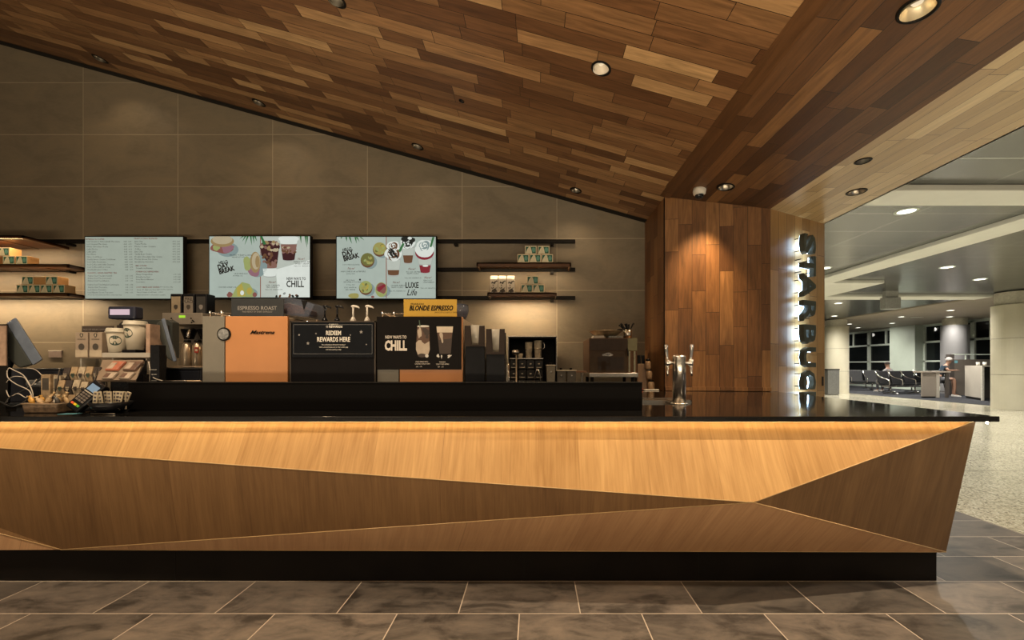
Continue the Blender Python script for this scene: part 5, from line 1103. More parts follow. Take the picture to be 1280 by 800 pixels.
def sb(cx, cy, w_, hgt, lab, m1, m2):
    n = Vector((0, -(za - zb_), .10)).normalized(); up = Vector((0, .10, za - zb_)).normalized()
    s_ = cy; base = Vector(slope_pt(s_, cx)); L = Vector((slope_pt(s_, cx + 1)) ) - base; r_ = L.normalized(); p = base + n*.003
    t = thing('snack_bar', lab, 'snack', tuple(p), group='snack bars on the sloped rack')
    sh = r_*0 + Vector((.10, 0, 0))*0
    bm = BM(); A4 = [(-w_/2, 0), (w_/2, 0), (w_/2 + .012, hgt), (-w_/2 + .012, hgt)]
    lo = [tuple(r_*a + up*b) for a, b in A4]; hi = [tuple(r_*a*.92 + up*(b*.92 + hgt*.04) + n*.012) for a, b in A4]
    hull8(bm, lo, hi); obj('wrapper', bm, m1, t, bevel=.002)
    bm = BM(); A4 = [(-w_*.40, hgt*.15), (w_*.05, hgt*.15), (w_*.1, hgt*.8), (-w_*.30, hgt*.8)]; hull8(bm, [tuple(r_*a + up*b + n*.0122) for a, b in A4], [tuple(r_*a + up*b + n*.0135) for a, b in A4]); obj('printed_label', bm, m2, t)
wr = mat('wrap_red', (.36, .12, .07), .4, var=.3, scale=30); wc = mat('wrap_cream', (.38, .30, .23), .4, var=.3, scale=30); wb_ = mat('wrap_brown', (.12, .07, .05), .4, var=.4, scale=30)
sb(142, .42, .085, .075, 'left snack bar with a salmon-red wrapper on the sloped rack', wr, wc); sb(164, .42, .085, .075, 'right snack bar with a dark wrapper and pale label on the sloped rack', wb_, wc)
sb(135, .02, .07, .05, 'pale snack bar low on the left of the sloped rack', wc, wb_); sb(156, .02, .07, .05, 'pale snack bar low on the right of the sloped rack', wc, wb_)
# black bowl with patterned packets
Dq = 2.42; t = thing('bowl', 'black round bowl full of patterned cream packets next to the card terminal', 'bowl', (PX(139.5, Dq), Dq, ZS))
bm = BM(); lathe(bm, [(0, 0), (.05, 0), (.085, .03), (.100, .065), (.094, .065), (.078, .034), (0, .012)], seg=36); obj('bowl', bm, blkgloss, t)
random.seed(21); pkt = mat('packet_cream', (.40, .335, .23), .5, var=.08); p0 = None
for i in range(11):
    x = -.08 + i*.0155; y = -.02 + (i % 3)*.022; hh = random.uniform(.10, .125); a = random.uniform(-.25, .25)
    lb = 'cream packet with dark squares standing in the black bowl, number of several alike'.replace(', number of several alike', '')
    p = (t.location.x + x, Dq + y, ZS + .022)
    if p0 is None:
        p0 = q_ = thing('snack_packet', lb, 'packet', p, group='cream patterned packets in the black bowl')
        bm = BM(); hull8(bm, [(-.013, -.003, 0), (.013, -.003, 0), (.013, .003, 0), (-.013, .003, 0)], [(-.013, -.003, .105), (.013, -.003, .105), (.013, .003, .105), (-.013, .003, .105)]); obj('wrapper', bm, pkt, q_, bevel=.001)
        bm = BM()
        for zz in (.05, .07, .092): poly(bm, [(-.007, zz - .005), (.007, zz - .005), (.007, zz + .006), (-.007, zz + .006)], -.0035)
        disc(bm, 0, .03, .006, .006, -.0035); obj('printed_squares', bm, mat('packet_ink', (.05, .04, .045), .5), q_)
        q_.rotation_euler = (0, a, 0)
    else: q_ = dup(p0, p); q_.rotation_euler = (random.uniform(-.15, .15), a + (x*3.0), random.uniform(-.3, .3))
# card terminal
t = thing('card_terminal', 'black card payment terminal with a pale screen and coloured keys', 'card reader', (PX(99, 2.42), 2.42, ZS))
tl = .30
M = Matrix.Translation((.0, .05, .090)) @ Matrix.Scale(1.15, 4) @ Matrix.Rotation(math.radians(-10), 4, 'Z') @ Matrix.Rotation(math.radians(28), 4, 'Y') @ Matrix.Rotation(math.radians(62), 4, 'X')
def tb(name, x0, x1, y0, y1, z0, z1, m, par, bev=0.0, seg=2): b = BM(); box(b, x0, x1, y0, y1, z0, z1); b.transform(M); return obj(name, b, m, par, bevel=bev, seg=seg)
body_ = tb('body', -.042, .042, -.085, .085, -.02, .018, blkgloss, t, .010, 3)
tb('screen', -.028, .028, .030, .066, .0181, .0195, glow('terminal_lcd', (.36, .46, .52), .7), t); tb('key_strip', -.03, .03, .018, .024, .0181, .020, mat('key_grey', (.28, .25, .2), .4), t)
for r_ in range(4):
    for c_ in range(3): tb('key', -.028 + c_*.02, -.012 + c_*.02, .004 - r_*.013, .013 - r_*.013, .0181, .021, mat('key_dark', (.12, .10, .085), .4), t)
for c_, cc in enumerate(((.60, .10, .03), (.62, .42, .02), (.10, .38, .06))): tb('key', -.028 + c_*.02, -.012 + c_*.02, -.060, -.050, .0181, .021, mat('key_colour_%d' % c_, cc, .4), t)
bm = BM(); tube(bm, [(.0, .06, .004), (.0, .06, .05)], [.045, .025], 18); obj('stand', bm, blkgloss, t)
t = thing('payment_card', 'pale blue card lying flat in front of the card terminal', 'card', (PX(97, 2.40), 2.36, ZS + .0005)); bm = BM(); box(bm, -.042, .042, -.027, .027, 0, .0012); obj('card', bm, mat('card_blue', (.10, .28, .34), .3), t, bevel=.0003); t.rotation_euler = (0, 0, .15)
t = thing('pen', 'thin silver pen lying on the countertop in front of the black bowl', 'pen', (PX(138, 2.36), 2.32, ZS + .0045)); bm = BM(); tube(bm, [(-.07, 0, 0), (.06, 0, 0), (.07, 0, 0)], [.004, .004, .001], 10); obj('barrel', bm, steel, t)
# basket of wrapped snacks
Dw = 2.455; t = thing('basket', 'low brown woven basket heaped with wrapped treats', 'basket', (PX(65.5, Dw), Dw, ZS)); w_ = .105
bm = BM(); hull8(bm, [(-w_*.93, -.06, 0), (w_*.93, -.06, 0), (w_*.93, .07, 0), (-w_*.93, .07, 0)], [(-w_, -.066, .055), (w_, -.066, .055), (w_, .076, .055), (-w_, .076, .055)]); obj('tub', bm, mat('wicker', (.13, .085, .05), .6, var=.5, scale=50, bump=.5), t, bevel=.006)
bm = BM(); tube(bm, [(-w_, -.066, .055), (w_, -.066, .055), (w_, .076, .055), (-w_, .076, .055), (-w_, -.066, .055)], .004, 8); obj('rim', bm, mat('wicker_rim', (.22, .15, .09), .5), t)
random.seed(4); fo = [mat('foil_gold', (.50, .27, .06), .35, metal=.3, var=.3, scale=30), mat('foil_tan', (.42, .28, .14), .4, var=.35, scale=40), mat('foil_black', (.03, .025, .02), .4, var=.3)]
names = ['gold wrapped treat at the left end of the basket', 'second wrapped treat from the left in the basket, gold and tan', 'tan wrapped treat left of the basket middle', 'black and tan round treat in the basket middle', 'tan stick-like treat slanting across the basket middle', 'tan wrapped treat right of the basket middle', 'black wrapped treat with a small white mark at the right of the basket', 'tan wrapped treat at the right end of the basket', 'tan treat lying on top of the heap at the back left', 'tan treat lying on top of the heap at the back right']
for i, nme in enumerate(names):
    if i < 8: p = (-.088 + i*.025, -.03 + (i % 2)*.03, .056)
    else: p = (-.04 + (i-8)*.08, .03, .076)
    q_ = thing('wrapped_treat', nme, 'snack', (t.location.x + p[0], Dw + p[1], ZS + p[2]), group=None)
    bm = BM(); lathe(bm, [(0, -.034), (.011, -.031), (.004, -.024), (.0125, -.014), (.014, 0), (.0125, .014), (.004, .024), (.011, .031), (0, .034)], seg=14, sy=.7); bm.transform(Matrix.Translation((0, 0, .014)) @ Matrix.Rotation(random.uniform(-.9, .9), 4, 'Y') @ Matrix.Rotation(random.uniform(0, 3), 4, 'Z')); obj('wrapper', bm, fo[(0, 0, 1, 2, 1, 1, 2, 1, 1, 1)[i]], q_)
    if i == 6: bm = BM(); disc(bm, 0, .014, .003, .010, -.014); obj('white_mark', bm, whitep, q_)
# rows of packets behind (merchandise rack)
Dm = 2.58; t = thing('merchandise_rack', 'wire counter rack of small snack bags left of the snack bars', 'rack', (PX(90, Dm), Dm, ZS)); 
bm = BM()
for r_ in range(3):
    z_ = .0 + r_*.085 + .004; y_ = .03*r_
    tube(bm, [(-.13, y_ - .02, z_ + .045), (.11, y_ - .02, z_ + .045), (.11, y_ + .045, z_ + .045), (-.13, y_ + .045, z_ + .045), (-.13, y_ - .02, z_ + .045)], .0022, 6)
    box(bm, -.13, .11, y_ - .02, y_ + .045, z_ - .003, z_)
for x in (-.13, .11): tube(bm, [(x, 0, 0), (x, .045, .26)], .003, 8); tube(bm, [(x, .105, 0), (x, .105, .22)], .003, 8)
obj('wire_frame', bm, mat('rack_dark', (.05, .04, .03), .4, metal=.5), t)
random.seed(9); bags = [mat('bag_tan', (.30, .21, .12), .45, var=.45, scale=35), mat('bag_dark', (.045, .035, .03), .4, var=.5, scale=35), mat('bag_green', (.045, .08, .055), .45, var=.4, scale=30), mat('bag_cream', (.36, .29, .20), .45, var=.4, scale=40)]
pos_w = ['leftmost', 'second from the left', 'third from the left', 'fourth from the left', 'rightmost']; row_w = ['bottom', 'middle', 'top']
for r_ in range(3):
    for c_ in range(5):
        mi = random.randrange(4); col_w = ('tan', 'dark', 'green', 'cream')[mi]
        q_ = thing('snack_bag', '%s %s snack bag in the %s row of the wire rack' % (pos_w[c_], col_w, row_w[r_]), 'snack', (t.location.x - .108 + c_*.049, Dm + .03*r_ + .012, ZS + .0045 + r_*.085))
        bm = BM(); ww, hh = .021, random.uniform(.085, .10)
        hull8(bm, [(-ww, -.004, 0), (ww, -.004, 0), (ww, .004, 0), (-ww, .004, 0)], [(-ww, -.016, hh*.45), (ww, -.016, hh*.45), (ww, .016, hh*.45), (-ww, .016, hh*.45)])
        hull8(bm, [(-ww, -.016, hh*.45), (ww, -.016, hh*.45), (ww, .016, hh*.45), (-ww, .016, hh*.45)], [(-ww, -.002, hh), (ww, -.002, hh), (ww, .002, hh), (-ww, .002, hh)]); obj('bag_body', bm, bags[mi], q_)
        bm = BM(); disc(bm, 0, hh*.45, .012, .014, -.0175, 0, 14, 0, .2); obj('printed_label', bm, bags[(mi + 2) % 4], q_)
# little boxes and scanner in front of the left drawer
for u, v0_, w_, m, l in ((61.5, 468, .030, 'bag_tan', 'small brown striped gift card box left of the pale one'), (75.5, 469, .022, 'bag_cream', 'small pale upright box behind the wrapped treats')):
    t = thing('small_box', l, 'box', (PX(u, 2.64), 2.64, ZS)); h = PZ(v0_, 2.64) - ZS; bm = BM(); box(bm, -w_, w_, -.02, .02, 0, h); obj('carton', bm, MATS[m], t, bevel=.002); bm = BM(); poly(bm, [(-w_*.7, h*.55), (w_*.7, h*.55), (w_*.7, h*.9), (-w_*.7, h*.9)], -.0208); obj('printed_label', bm, inkm, t)
t = thing('barcode_scanner', 'dark cylindrical scanner lying left of the basket treats', 'scanner', (PX(49, 2.68), 2.68, ZS + .0)); bm = BM(); tube(bm, [(-.065, 0, .16), (-.055, 0, .16), (.05, 0, .16)], [.020, .026, .026], 18); obj('barrel', bm, mat('scanner_grey', (.06, .06, .06), .4), t); bm = BM(); box(bm, -.03, .03, -.02, .02, 0, .14); obj('cradle', bm, blkgloss, t, bevel=.004); bm = BM(); box(bm, -.012, .012, -.0275, -.026, .158, .163); obj('label_patch', bm, whitep, t)
# cables
cw = mat('cable_grey', (.42, .37, .31), .45); cb = mat('cable_black', (.012, .012, .012), .4)
def bez(pts, n=8):
    out = []; P_ = [Vector(p) for p in pts]; P_ = [P_[0]] + P_ + [P_[-1]]
    for i in range(1, len(P_) - 2):
        for k in range(n):
            s = k/n; a, b, c, d = P_[i-1:i+3]
            out.append(.5*((2*b) + (c - a)*s + (2*a - 5*b + 4*c - d)*s*s + (3*b - a - 3*c + d)*s**3))
    out.append(P_[-2]); return out
def cable(pts, m, r, lab, D0=2.60):
    w = [(PX(u, D), D, max(PZ(v, D), ZS + r + .001)) for u, v, D in pts]; bm = BM(); tube(bm, bez(w), r, 8); tag(obj('cable', bm, m), lab, 'cable', 'tangle of cables at the far left')
cable([(10, 462, 2.60), (12, 460, 2.60), (18, 463, 2.6), (30, 470, 2.58), (40, 488, 2.55), (42, 505, 2.5)], cw, .0028, 'pale cable arching from the left register down to the basket')
cable([(9, 463, 2.59), (10, 472, 2.585), (20, 480, 2.56), (36, 488, 2.53), (40, 497, 2.5), (43, 501, 2.48)], cw, .0028, 'pale cable slanting down past the left side of the basket')
cable([(8, 478, 2.62), (16, 471, 2.6), (30, 472, 2.6), (38, 482, 2.6), (46, 474, 2.62)], cw, .0024, 'pale cable looping above the others in front of the cash drawer')
cable([(8, 488, 2.56), (12, 496, 2.53), (22, 492, 2.52), (32, 497, 2.52), (34, 495, 2.55)], cw, .0024, 'pale cable coiled low in front of the cash drawer')
cable([(7, 504, 2.46), (12, 497, 2.5), (20, 493, 2.56), (34, 485, 2.6), (52, 472, 2.68)], cb, .004, 'black cable curving up right from the counter edge')
cable([(0, 502, 2.44), (14, 508, 2.40), (26, 505, 2.42), (33, 500, 2.46)], cb, .004, 'black cable lying lowest along the far left counter')
cable([(34, 460, 2.64), (44, 462, 2.66), (52, 469, 2.635), (55, 476, 2.63)], cw, .002, 'thin pale cable curving over the cash drawer front')
cable([(186, 452, 2.70), (188, 462, 2.67), (192, 472, 2.625), (203, 476, 2.61)], cw, .003, 'white cable hanging behind the snack rack by the ledge')
# small things on the back wall at the left
t = thing('notice_plate', 'small grey framed plate low on the tiled wall at far left', 'plate', (PX(68, 5.3), 5.31, PZ(447, 5.3))); bm = BM(); box(bm, -.09, .075, 0, .019, 0, .085); obj('plate', bm, mat('plate_grey', (.28, .22, .19), .4), t, bevel=.003); bm = BM(); box(bm, -.094, .079, -.001, .018, .086, .094); obj('top_edge', bm, whitep, t)
# scale next to the register monitor
t = thing('keypad', 'small dark stacked keypad between monitor and paper cups', 'keypad', (PX(196, 2.64), 2.645, ZS)); bm = BM(); box(bm, -.03, .03, -.02, .03, 0, PZ(432, 2.72) - ZS); obj('body', bm, blkgloss, t, bevel=.004)
for zz in (.18, .22, .25): bm = BM(); box(bm, -.02, .015, -.0215, -.0195, zz, zz + .006); obj('key_strip', bm, steel, t)
# ------------------------------------------------------------------ concourse
colm = mat('column_cladding', (.56, .52, .40), .42, var=.05, scale=2)
seamm = mat('column_seam', (.22, .2, .15), .5)
def column(x, y, r, h, lab):
    t = thing('column', lab, 'column', (x, y, 0))
    bm = BM(); cyl(bm, (0, 0, .0), r, h, 48); obj('shaft', bm, colm, t, smooth=False, bevel=.006)
    for z in (.98, 2.0):
        bm = BM(); lathe(bm, [(r - .01, z), (r + .003, z), (r + .003, z + .012), (r - .01, z + .012)], seg=48); obj('joint', bm, seamm, t)
    bm = BM(); cyl(bm, (0, 0, h), r*.86, 3.31 - h, 40); obj('neck', bm, mat('neck_paint', (.50, .47, .38), .5), t)
    return t
column(13.62, 11.55, .46, 2.95, 'round cream-clad column at the right edge of the photo')
column(13.8, 18.6, .46, 3.0, 'round cream-clad column next to the grey bin by the wooden pier')
t = thing('litter_bin', 'square grey litter bin standing beside the far cream column', 'bin', (PX(1038, 17.4), 17.4, 0))
bm = BM(); box(bm, -.25, .24, -.2, .25, .02, 1.05); obj('body', bm, mat('bin_grey_metal', (.19, .19, .18), .4, metal=.3), t, bevel=.01); bm = BM(); box(bm, -.26, .25, -.21, .26, 1.05, 1.10); obj('top', bm, blk, t, bevel=.01); bm = BM(); box(bm, -.22, .21, -.18, .22, 0, .02); obj('base', bm, blk, t)
# window wall along X = 19.8
XW = 19.8; fm = mat('window_frame', (.60, .66, .58), .45)
gm = bpy.data.materials.new('night_glass'); nt = NT(gm); nf = nt.noise(nt.coord(), 3, 2); nt.bsdf(nt.ramp(nf, [(.3, (.010, .013, .014)), (.7, (.014, .018, .020))]), .04, spec=.6, trans=.35)
def yv(u): return F * XW / (u - U0)          # depth at which the window wall shows in column u
edges = [34, 25.65, 25.0 - .0, 21.0]
def window(n, y0, y1, tr=2.42, zb=.12, zt=3.28, mull=None):
    t = bpy.data.objects.new('window_%d' % n, None); C.objects.link(t); t.location = (XW, (y0+y1)/2, 0); t['kind'] = 'structure'
    bm = BM(); e = .09
    box(bm, XW - .08, XW + .02, y0, y0 + e, zb, zt); box(bm, XW - .08, XW + .02, y1 - e, y1, zb, zt); box(bm, XW - .08, XW + .02, y0, y1, zt - e, zt); box(bm, XW - .08, XW + .02, y0, y1, zb, zb + .1)
    box(bm, XW - .08, XW + .02, y0, y1, tr - .05, tr + .05); box(bm, XW - .08, XW + .02, y0, y1, 1.42, 1.50)
    if mull: box(bm, XW - .07, XW + .02, mull - .05, mull + .05, tr, zt)
    wobj('window_frame', bm, fm, t)
    bm = BM(); box(bm, XW, XW + .012, y0 + .05, y1 - .05, zb + .05, zt - .05); wobj('pane', bm, gm, t)
seg = [(1056, 1072.5, 1064.5), (1072.5, 1087.2, 1079), (1087.2, 1123.4, 1108), (1156, 1182, None), (1182, 1216, None), (1216, 1219.5, None), (1219.5, 1260, None)]
n = 1
ys = [(yv(1056), yv(1087.2), yv(1068)), (yv(1087.2), yv(1123.6), yv(1108.5)), (yv(1156), yv(1183), None), (yv(1183), yv(1217.5), None), (yv(1217.5), yv(1262), yv(1240)), (yv(1262), 14.5, None), (14.5, 12, None)]
for a, b, m_ in ys:
    if abs(a - b) > .05: window(n, min(a, b), max(a, b), mull=m_); n += 1
window(n, yv(1056) + .0, 31, mull=28)
bm = BM(); box(bm, XW - .12, XW + .1, 10, 31, 0, .12); box(bm, XW - .1, XW + .1, 10, 31, 3.28, 3.34); struct('wall_windows', bm, fm)
pw = mat('pilaster_green_white', (.50, .56, .48), .45, var=.05, scale=2)
bm = BM(); box(bm, XW - .5, XW + .05, yv(1156), yv(1123.4), 0, 3.31); struct('wall_pilaster', bm, pw, bevel=.01)
for z in (1.55, 2.35, 2.75): pass
bm = BM(); box(bm, 3.4, 19.9, 31, 31.1, 0, 3.4); struct('wall_far', bm, tan_paint)
night = mat('night_apron', (.012, .013, .015), .8)
bm = BM(); box(bm, 20.5, 60, -6, 70, -.3, -.1); struct('floor', bm, night)
bm = BM(); box(bm, 44, 45, -6, 70, -.1, 40); box(bm, 20, 44, 60, 61, -.1, 40); struct('wall_night_backdrop', bm, night)  # added dark backdrop, keeps the world glow out of the windows
# round grey-lilac column with a pale cap before the windows
t = thing('column', 'grey-lilac round column with a pale capital behind the seated person', 'column', (PX(1193.5, 17.9), 17.9, 0))
bm = BM(); cyl(bm, (0, 0, 0), .46, 3.0, 44); obj('shaft', bm, mat('column_lilac', (.22, .215, .22), .45, var=.04, scale=2), t, bevel=.006)
bm = BM(); cyl(bm, (0, 0, 3.0), .40, .31, 40); obj('neck', bm, mat('neck_paint', (.50, .47, .38), .5), t)
# outdoor lit letters seen through the dark windows
orange = glow('orange_lit_letters', (1.0, .42, .06), 1.1)
Dn = 26.4
t = thing('lit_sign', 'orange lit letters outside the dark window by the far column', 'sign', (PX(1075, Dn) + .8, Dn, PZ(459, Dn)))
M0 = Matrix.Rotation(PI/2, 4, 'X'); k = Dn/F
bm = BM(); text(bm, 'NTT', 9*k, None, bold=.01, sx=1, M=Matrix.Translation((-4.2*k, -.02, 11*k)) @ M0 @ Matrix.Diagonal((.55, 1, 1, 1))); text(bm, 'GE', 7*k, None, bold=.01, M=Matrix.Translation((-4.2*k, -.02, 2*k)) @ M0 @ Matrix.Diagonal((.6, 1, 1, 1))); obj('lettering', bm, orange, t)
bm = BM(); box(bm, -.3, .4, 0, .1, -.1, 1.2); obj('back_board', bm, blk, t); bm = BM(); tube(bm, [(0, .05, -1.14), (0, .05, -.1)], .05, 8); obj('post', bm, blk, t)
# terminal gate furniture: tandem seating
vin = mat('seat_black_vinyl', (.009, .009, .010), .4, var=.2, spec=.25)
def bench(loc, rz, n, lab, proto={}):
    if n in proto: return dup(proto[n], loc, rz, lab)
    t = thing('tandem_bench', lab, 'bench', loc, rz, 'black tandem benches at the gate'); W_ = .62
    for i in range(n):
        x = (i - (n-1)/2)*W_
        bm = BM(); hull8(bm, [(x-.27, -.27, .40), (x+.27, -.27, .40), (x+.27, .22, .36), (x-.27, .22, .36)], [(x-.27, -.27, .46), (x+.27, -.27, .46), (x+.27, .22, .42), (x-.27, .22, .42)]); obj('seat', bm, vin, t, bevel=.02)
        bm = BM(); hull8(bm, [(x-.27, .17, .44), (x+.27, .17, .44), (x+.27, .23, .43), (x-.27, .23, .43)], [(x-.27, .36, 1.0), (x+.27, .36, 1.0), (x+.27, .41, .99), (x-.27, .41, .99)]); obj('backrest', bm, vin, t, bevel=.02)
    for i in range(n + 1):
        x = (i - n/2)*W_; bm = BM(); tube(bm, bez([(x, .38, 1.0), (x, .2, .78), (x, -.05, .68), (x, -.26, .62), (x, -.30, .50), (x, -.26, .38), (x, .1, .33)], 4), .017, 8); obj('armrest', bm, chrome, t)
    bm = BM(); tube(bm, [(-n/2*W_, -.02, .33), (n/2*W_, -.02, .33)], .035, 10); obj('beam', bm, chrome, t)
    for s in (-1, 1):
        x = s*(n/2*W_ - .35); bm = BM(); tube(bm, [(x, -.02, .33), (x, -.02, .06)], .028, 10); tube(bm, [(x, -.34, .02), (x, -.02, .07), (x, .32, .02)], .022, 10); obj('leg', bm, chrome, t)
    proto[n] = t; return t
bench((PX(1128, 17.7), 17.7, .006), .10, 3, 'front bench of three black seats facing the camera beside the grey table')
bench((PX(1119, 19.3), 19.0, .006), PI + .10, 3, 'bench back to back behind the front one with a resting traveller')
bench((PX(1072, 20.4), 20.4, .006), -.42, 3, 'bench of black seats nearest the cream column, turned to the left')
bench((PX(1066, 22.3), 22.3, .006), PI - .42, 3, 'rearmost bench below the orange letters')
# charging table, partition, podium
lam = mat('taupe_laminate', (.28, .24, .20), .45, var=.05, scale=3); lamd = mat('dark_laminate', (.075, .062, .055), .45, var=.08, scale=3); lit_ = mat('pale_laminate', (.46, .42, .36), .4, var=.04, scale=3); lamm = mat('brown_grey_laminate', (.15, .125, .105), .45, var=.06, scale=3)
D = 15.6; t = thing('high_table', 'grey high worktable with a pale leg beside the black benches', 'table', (PX(1165, D), D, .006)); X0 = -PX(1165, D)
bm = BM(); box(bm, PX(1153, D) + X0, PX(1170, D) + X0, 0, .06, .05, .96); obj('side_panel', bm, lam, t, bevel=.004)
bm = BM(); box(bm, PX(1170, D) + X0 + .002, PX(1174, D) + X0, -.02, .06, .0, .96); obj('leg_panel', bm, lit_, t, bevel=.004)
bm = BM(); box(bm, PX(1152.5, D) + X0, PX(1187, D) + X0, -.05, .38, .961, 1.02); obj('tabletop', bm, lam, t, bevel=.006)
bm = BM(); box(bm, PX(1153, D) + X0 + .02, PX(1170, D) + X0, .01, .07, 0, .05); obj('plinth', bm, blk, t)
bm = BM(); box(bm, PX(1186, D) + X0 - .1, PX(1186, D) + X0, 0, .06, 0, .96); obj('leg_panel', bm, lamd, t)
D = 16.9; t = thing('partition_screen', 'tall dark partition end beside the seated person, joined to a brown low wall', 'screen', (PX(1190, D), D, .006)); X0 = -PX(1190, D)
bm = BM(); box(bm, PX(1187, D) + X0, PX(1193, D) + X0, 0, .16, 0, PZ(443, D)); obj('end_panel', bm, lamd, t, bevel=.004)
bm = BM(); box(bm, PX(1193, D) + X0 + .002, PX(1250, D) + X0, .05, .11, 0, PZ(449.5, D)); obj('low_wall', bm, lamm, t, bevel=.004)
bm = BM(); box(bm, PX(1193, D) + X0 + .002, PX(1250, D) + X0, .04, .12, PZ(443.8, D), PZ(442.6, D)); box(bm, PX(1209, D) + X0, PX(1210, D) + X0, .06, .10, PZ(449.5, D), PZ(443.8, D)); obj('rail', bm, fm, t)
bm = BM(); box(bm, PX(1194.5, D) + X0, PX(1198.5, D) + X0, .044, .048, PZ(454, D), PZ(450.8, D)); obj('blue_notice', bm, mat('notice_blue', (.16, .38, .45), .4), t)
D = 14.6; t = thing('gate_podium', 'pale gate desk with an open dark knee space beside the right column', 'desk', (PX(1226, D), D, .006)); X0 = -PX(1226, D)
Pn, Pf = (PX(1226, 14.4) + X0, -.2), (PX(1206, 15.6) + X0, 1.0)
zt_ = PZ(457, D) - .006
bm = BM(); prism(bm, [Pn, (Pn[0] + .06, Pn[1]), (Pf[0] + .06, Pf[1]), Pf], 'z', .08, zt_ - .04); obj('side_panel', bm, lit_, t, bevel=.004)
bm = BM(); box(bm, Pn[0], Pn[0] + .07, Pn[1] - .05, Pn[1] - .001, 0, zt_ - .04); obj('leg_panel', bm, mat('leg_white', (.6, .57, .5), .4), t, bevel=.003)
bm = BM(); prism(bm, [(Pn[0] - .01, Pn[1] - .06), (PX(1254, 14.4) + X0, Pn[1] - .06), (PX(1254, 15.6) + X0, 1.0), (Pf[0] - .01, 1.0)], 'z', zt_ - .04, zt_); obj('desktop', bm, lit_, t, bevel=.004)
bm = BM(); box(bm, Pf[0] + .08, PX(1254, 15.6) + X0, .90, .94, 0, zt_ - .04); obj('knee_space_back', bm, mat('knee_dark', (.055, .045, .038), .5), t)
bm = BM(); prism(bm, [(Pn[0] + .02, Pn[1] + .02), (Pn[0] + .05, Pn[1] + .02), (Pf[0] + .05, Pf[1] - .02), (Pf[0] + .02, Pf[1] - .02)], 'z', 0, .08); obj('plinth', bm, blk, t)
for u, l in ((1232, 'left white cup on the gate desk'), (1240.5, 'right white cup on the gate desk')):
    c_ = thing('cup', l, 'cup', (PX(u, D), D + .25, .006 + PZ(457, D) + .0005)); bm = BM(); lathe(bm, [(0, 0), (.045, 0), (.055, .11), (.05, .11), (.04, .01), (0, .01)], seg=20); obj('vessel', bm, mat('cup_white', (.7, .68, .62), .4), c_); bm = BM(); lathe(bm, [(0, .11), (.057, .11), (.055, .125), (0, .125)], seg=20); obj('lid', bm, mat('cup_white', (.7, .68, .62), .4), c_)
t = thing('wall_television', 'small bright blue television hung beside the right column', 'television', (PX(1244.5, 13.2), 13.2, PZ(410, 13.2)))
bm = BM(); hull8(bm, [(-.10, 0, .40), (.12, -.2, .42), (.12, -.2, .0), (-.02, 0, .02)], [(-.10, .05, .40), (.12, -.14, .42), (.12, -.14, .0), (-.02, .05, .02)]); obj('housing', bm, blk, t)
bm = BM(); hull8(bm, [(-.09, -.012, .385), (.115, -.21, .40), (.115, -.21, .02), (-.012, -.012, .04)], [(-.09, -.008, .385), (.115, -.206, .40), (.115, -.206, .02), (-.012, -.008, .04)]); obj('screen', bm, glow('tv_blue', (.30, .55, .85), .9, var=.5), t)
bm = BM(); tube(bm, [(.02, .0, .38), (.02, .0, 3.31 - PZ(410, 13.2))], .02, 8); obj('ceiling_pole', bm, blk, t)
# hanging speaker box
t = thing('ceiling_speaker', 'grey box speaker hanging under the white ceiling beam', 'speaker', (PX(1117.5, 11.4), 11.4, PZ(386, 11.4)))
bm = BM(); box(bm, -.23, .20, 0, .2, 0, .33); obj('housing', bm, mat('speaker_grey', (.34, .34, .32), .4), t, bevel=.01); bm = BM(); box(bm, -.19, .16, .04, .16, .33, ZC - PZ(386, 11.4) - .0); obj('mount', bm, mat('mount_grey', (.40, .40, .37), .4), t)
bm = BM(); tube(bm, [(.20, .1, .2), (.26, .1, .2)], .035, 12); obj('sensor', bm, blk, t)
# concourse downlights
cl = glow('concourse_lamp', (1.0, .95, .82), 4); c0 = None
CL = []
for u, v, Zr, l in ((1133, 264, 2.1, 'largest oval downlight in the grey concourse ceiling, nearest the wood soffit'), (1184, 334, 2.1, 'downlight in the grey ceiling between the two diagonal strips, left of two'), (1225, 349, 2.1, 'downlight in the grey ceiling right of the middle one'), (1031, 335, 2.1, 'downlight half hidden by the wooden pier edge'), (1173, 374, 2.1, 'downlight just beyond the far white beam above the columns'), (1048, 379, 2.1, 'downlight in the dark ceiling left of the hanging speaker'), (1043, 395, 2.1, 'small downlight lowest at the wooden pier edge'),
    (1188, 388, 2.07, 'rightmost upper downlight in the tan ceiling'), (1126.6, 396, 2.07, 'left downlight in the middle of the tan ceiling'), (1187, 396, 2.07, 'right lower downlight in the tan ceiling'), (1062, 405, 2.07, 'tan ceiling downlight above the far cream column'), (1072.6, 409.6, 2.07, 'tan ceiling downlight furthest away'), (1115, 404, 2.07, 'tan ceiling downlight above the pale pilaster')):
    Dl = Zr*F/(V0 - v); x = PX(u, Dl); z = H + Zr
    if c0 is None:
        c0 = t = thing('concourse_downlight', l, 'ceiling light', (x, Dl, z), group='concourse downlights')
        bm = BM(); lathe(bm, [(.10, -.001), (.10, -.006), (.125, -.008), (.135, -.001)], seg=32); obj('trim_ring', bm, fm, t); bm = BM(); lathe(bm, [(0, -.004), (.10, -.004), (.10, -.001), (0, -.001)], seg=32); obj('lamp', bm, cl, t)
    else: dup(c0, (x, Dl, z), None, l)
    CL.append((x, Dl, z))
t = thing('ceiling_vent', 'pale slot vent in the tan ceiling between the downlights', 'vent', (PX(1146, 17.4), 17.4, H + 2.07)); bm = BM(); box(bm, -.24, .24, -.06, .06, -.012, -.0005); obj('frame', bm, white_panel, t)
bm = BM()
for i in range(4): box(bm, -.21, .21, -.045 + i*.025, -.035 + i*.025, -.016, -.0125)
obj('slats', bm, fm, t)

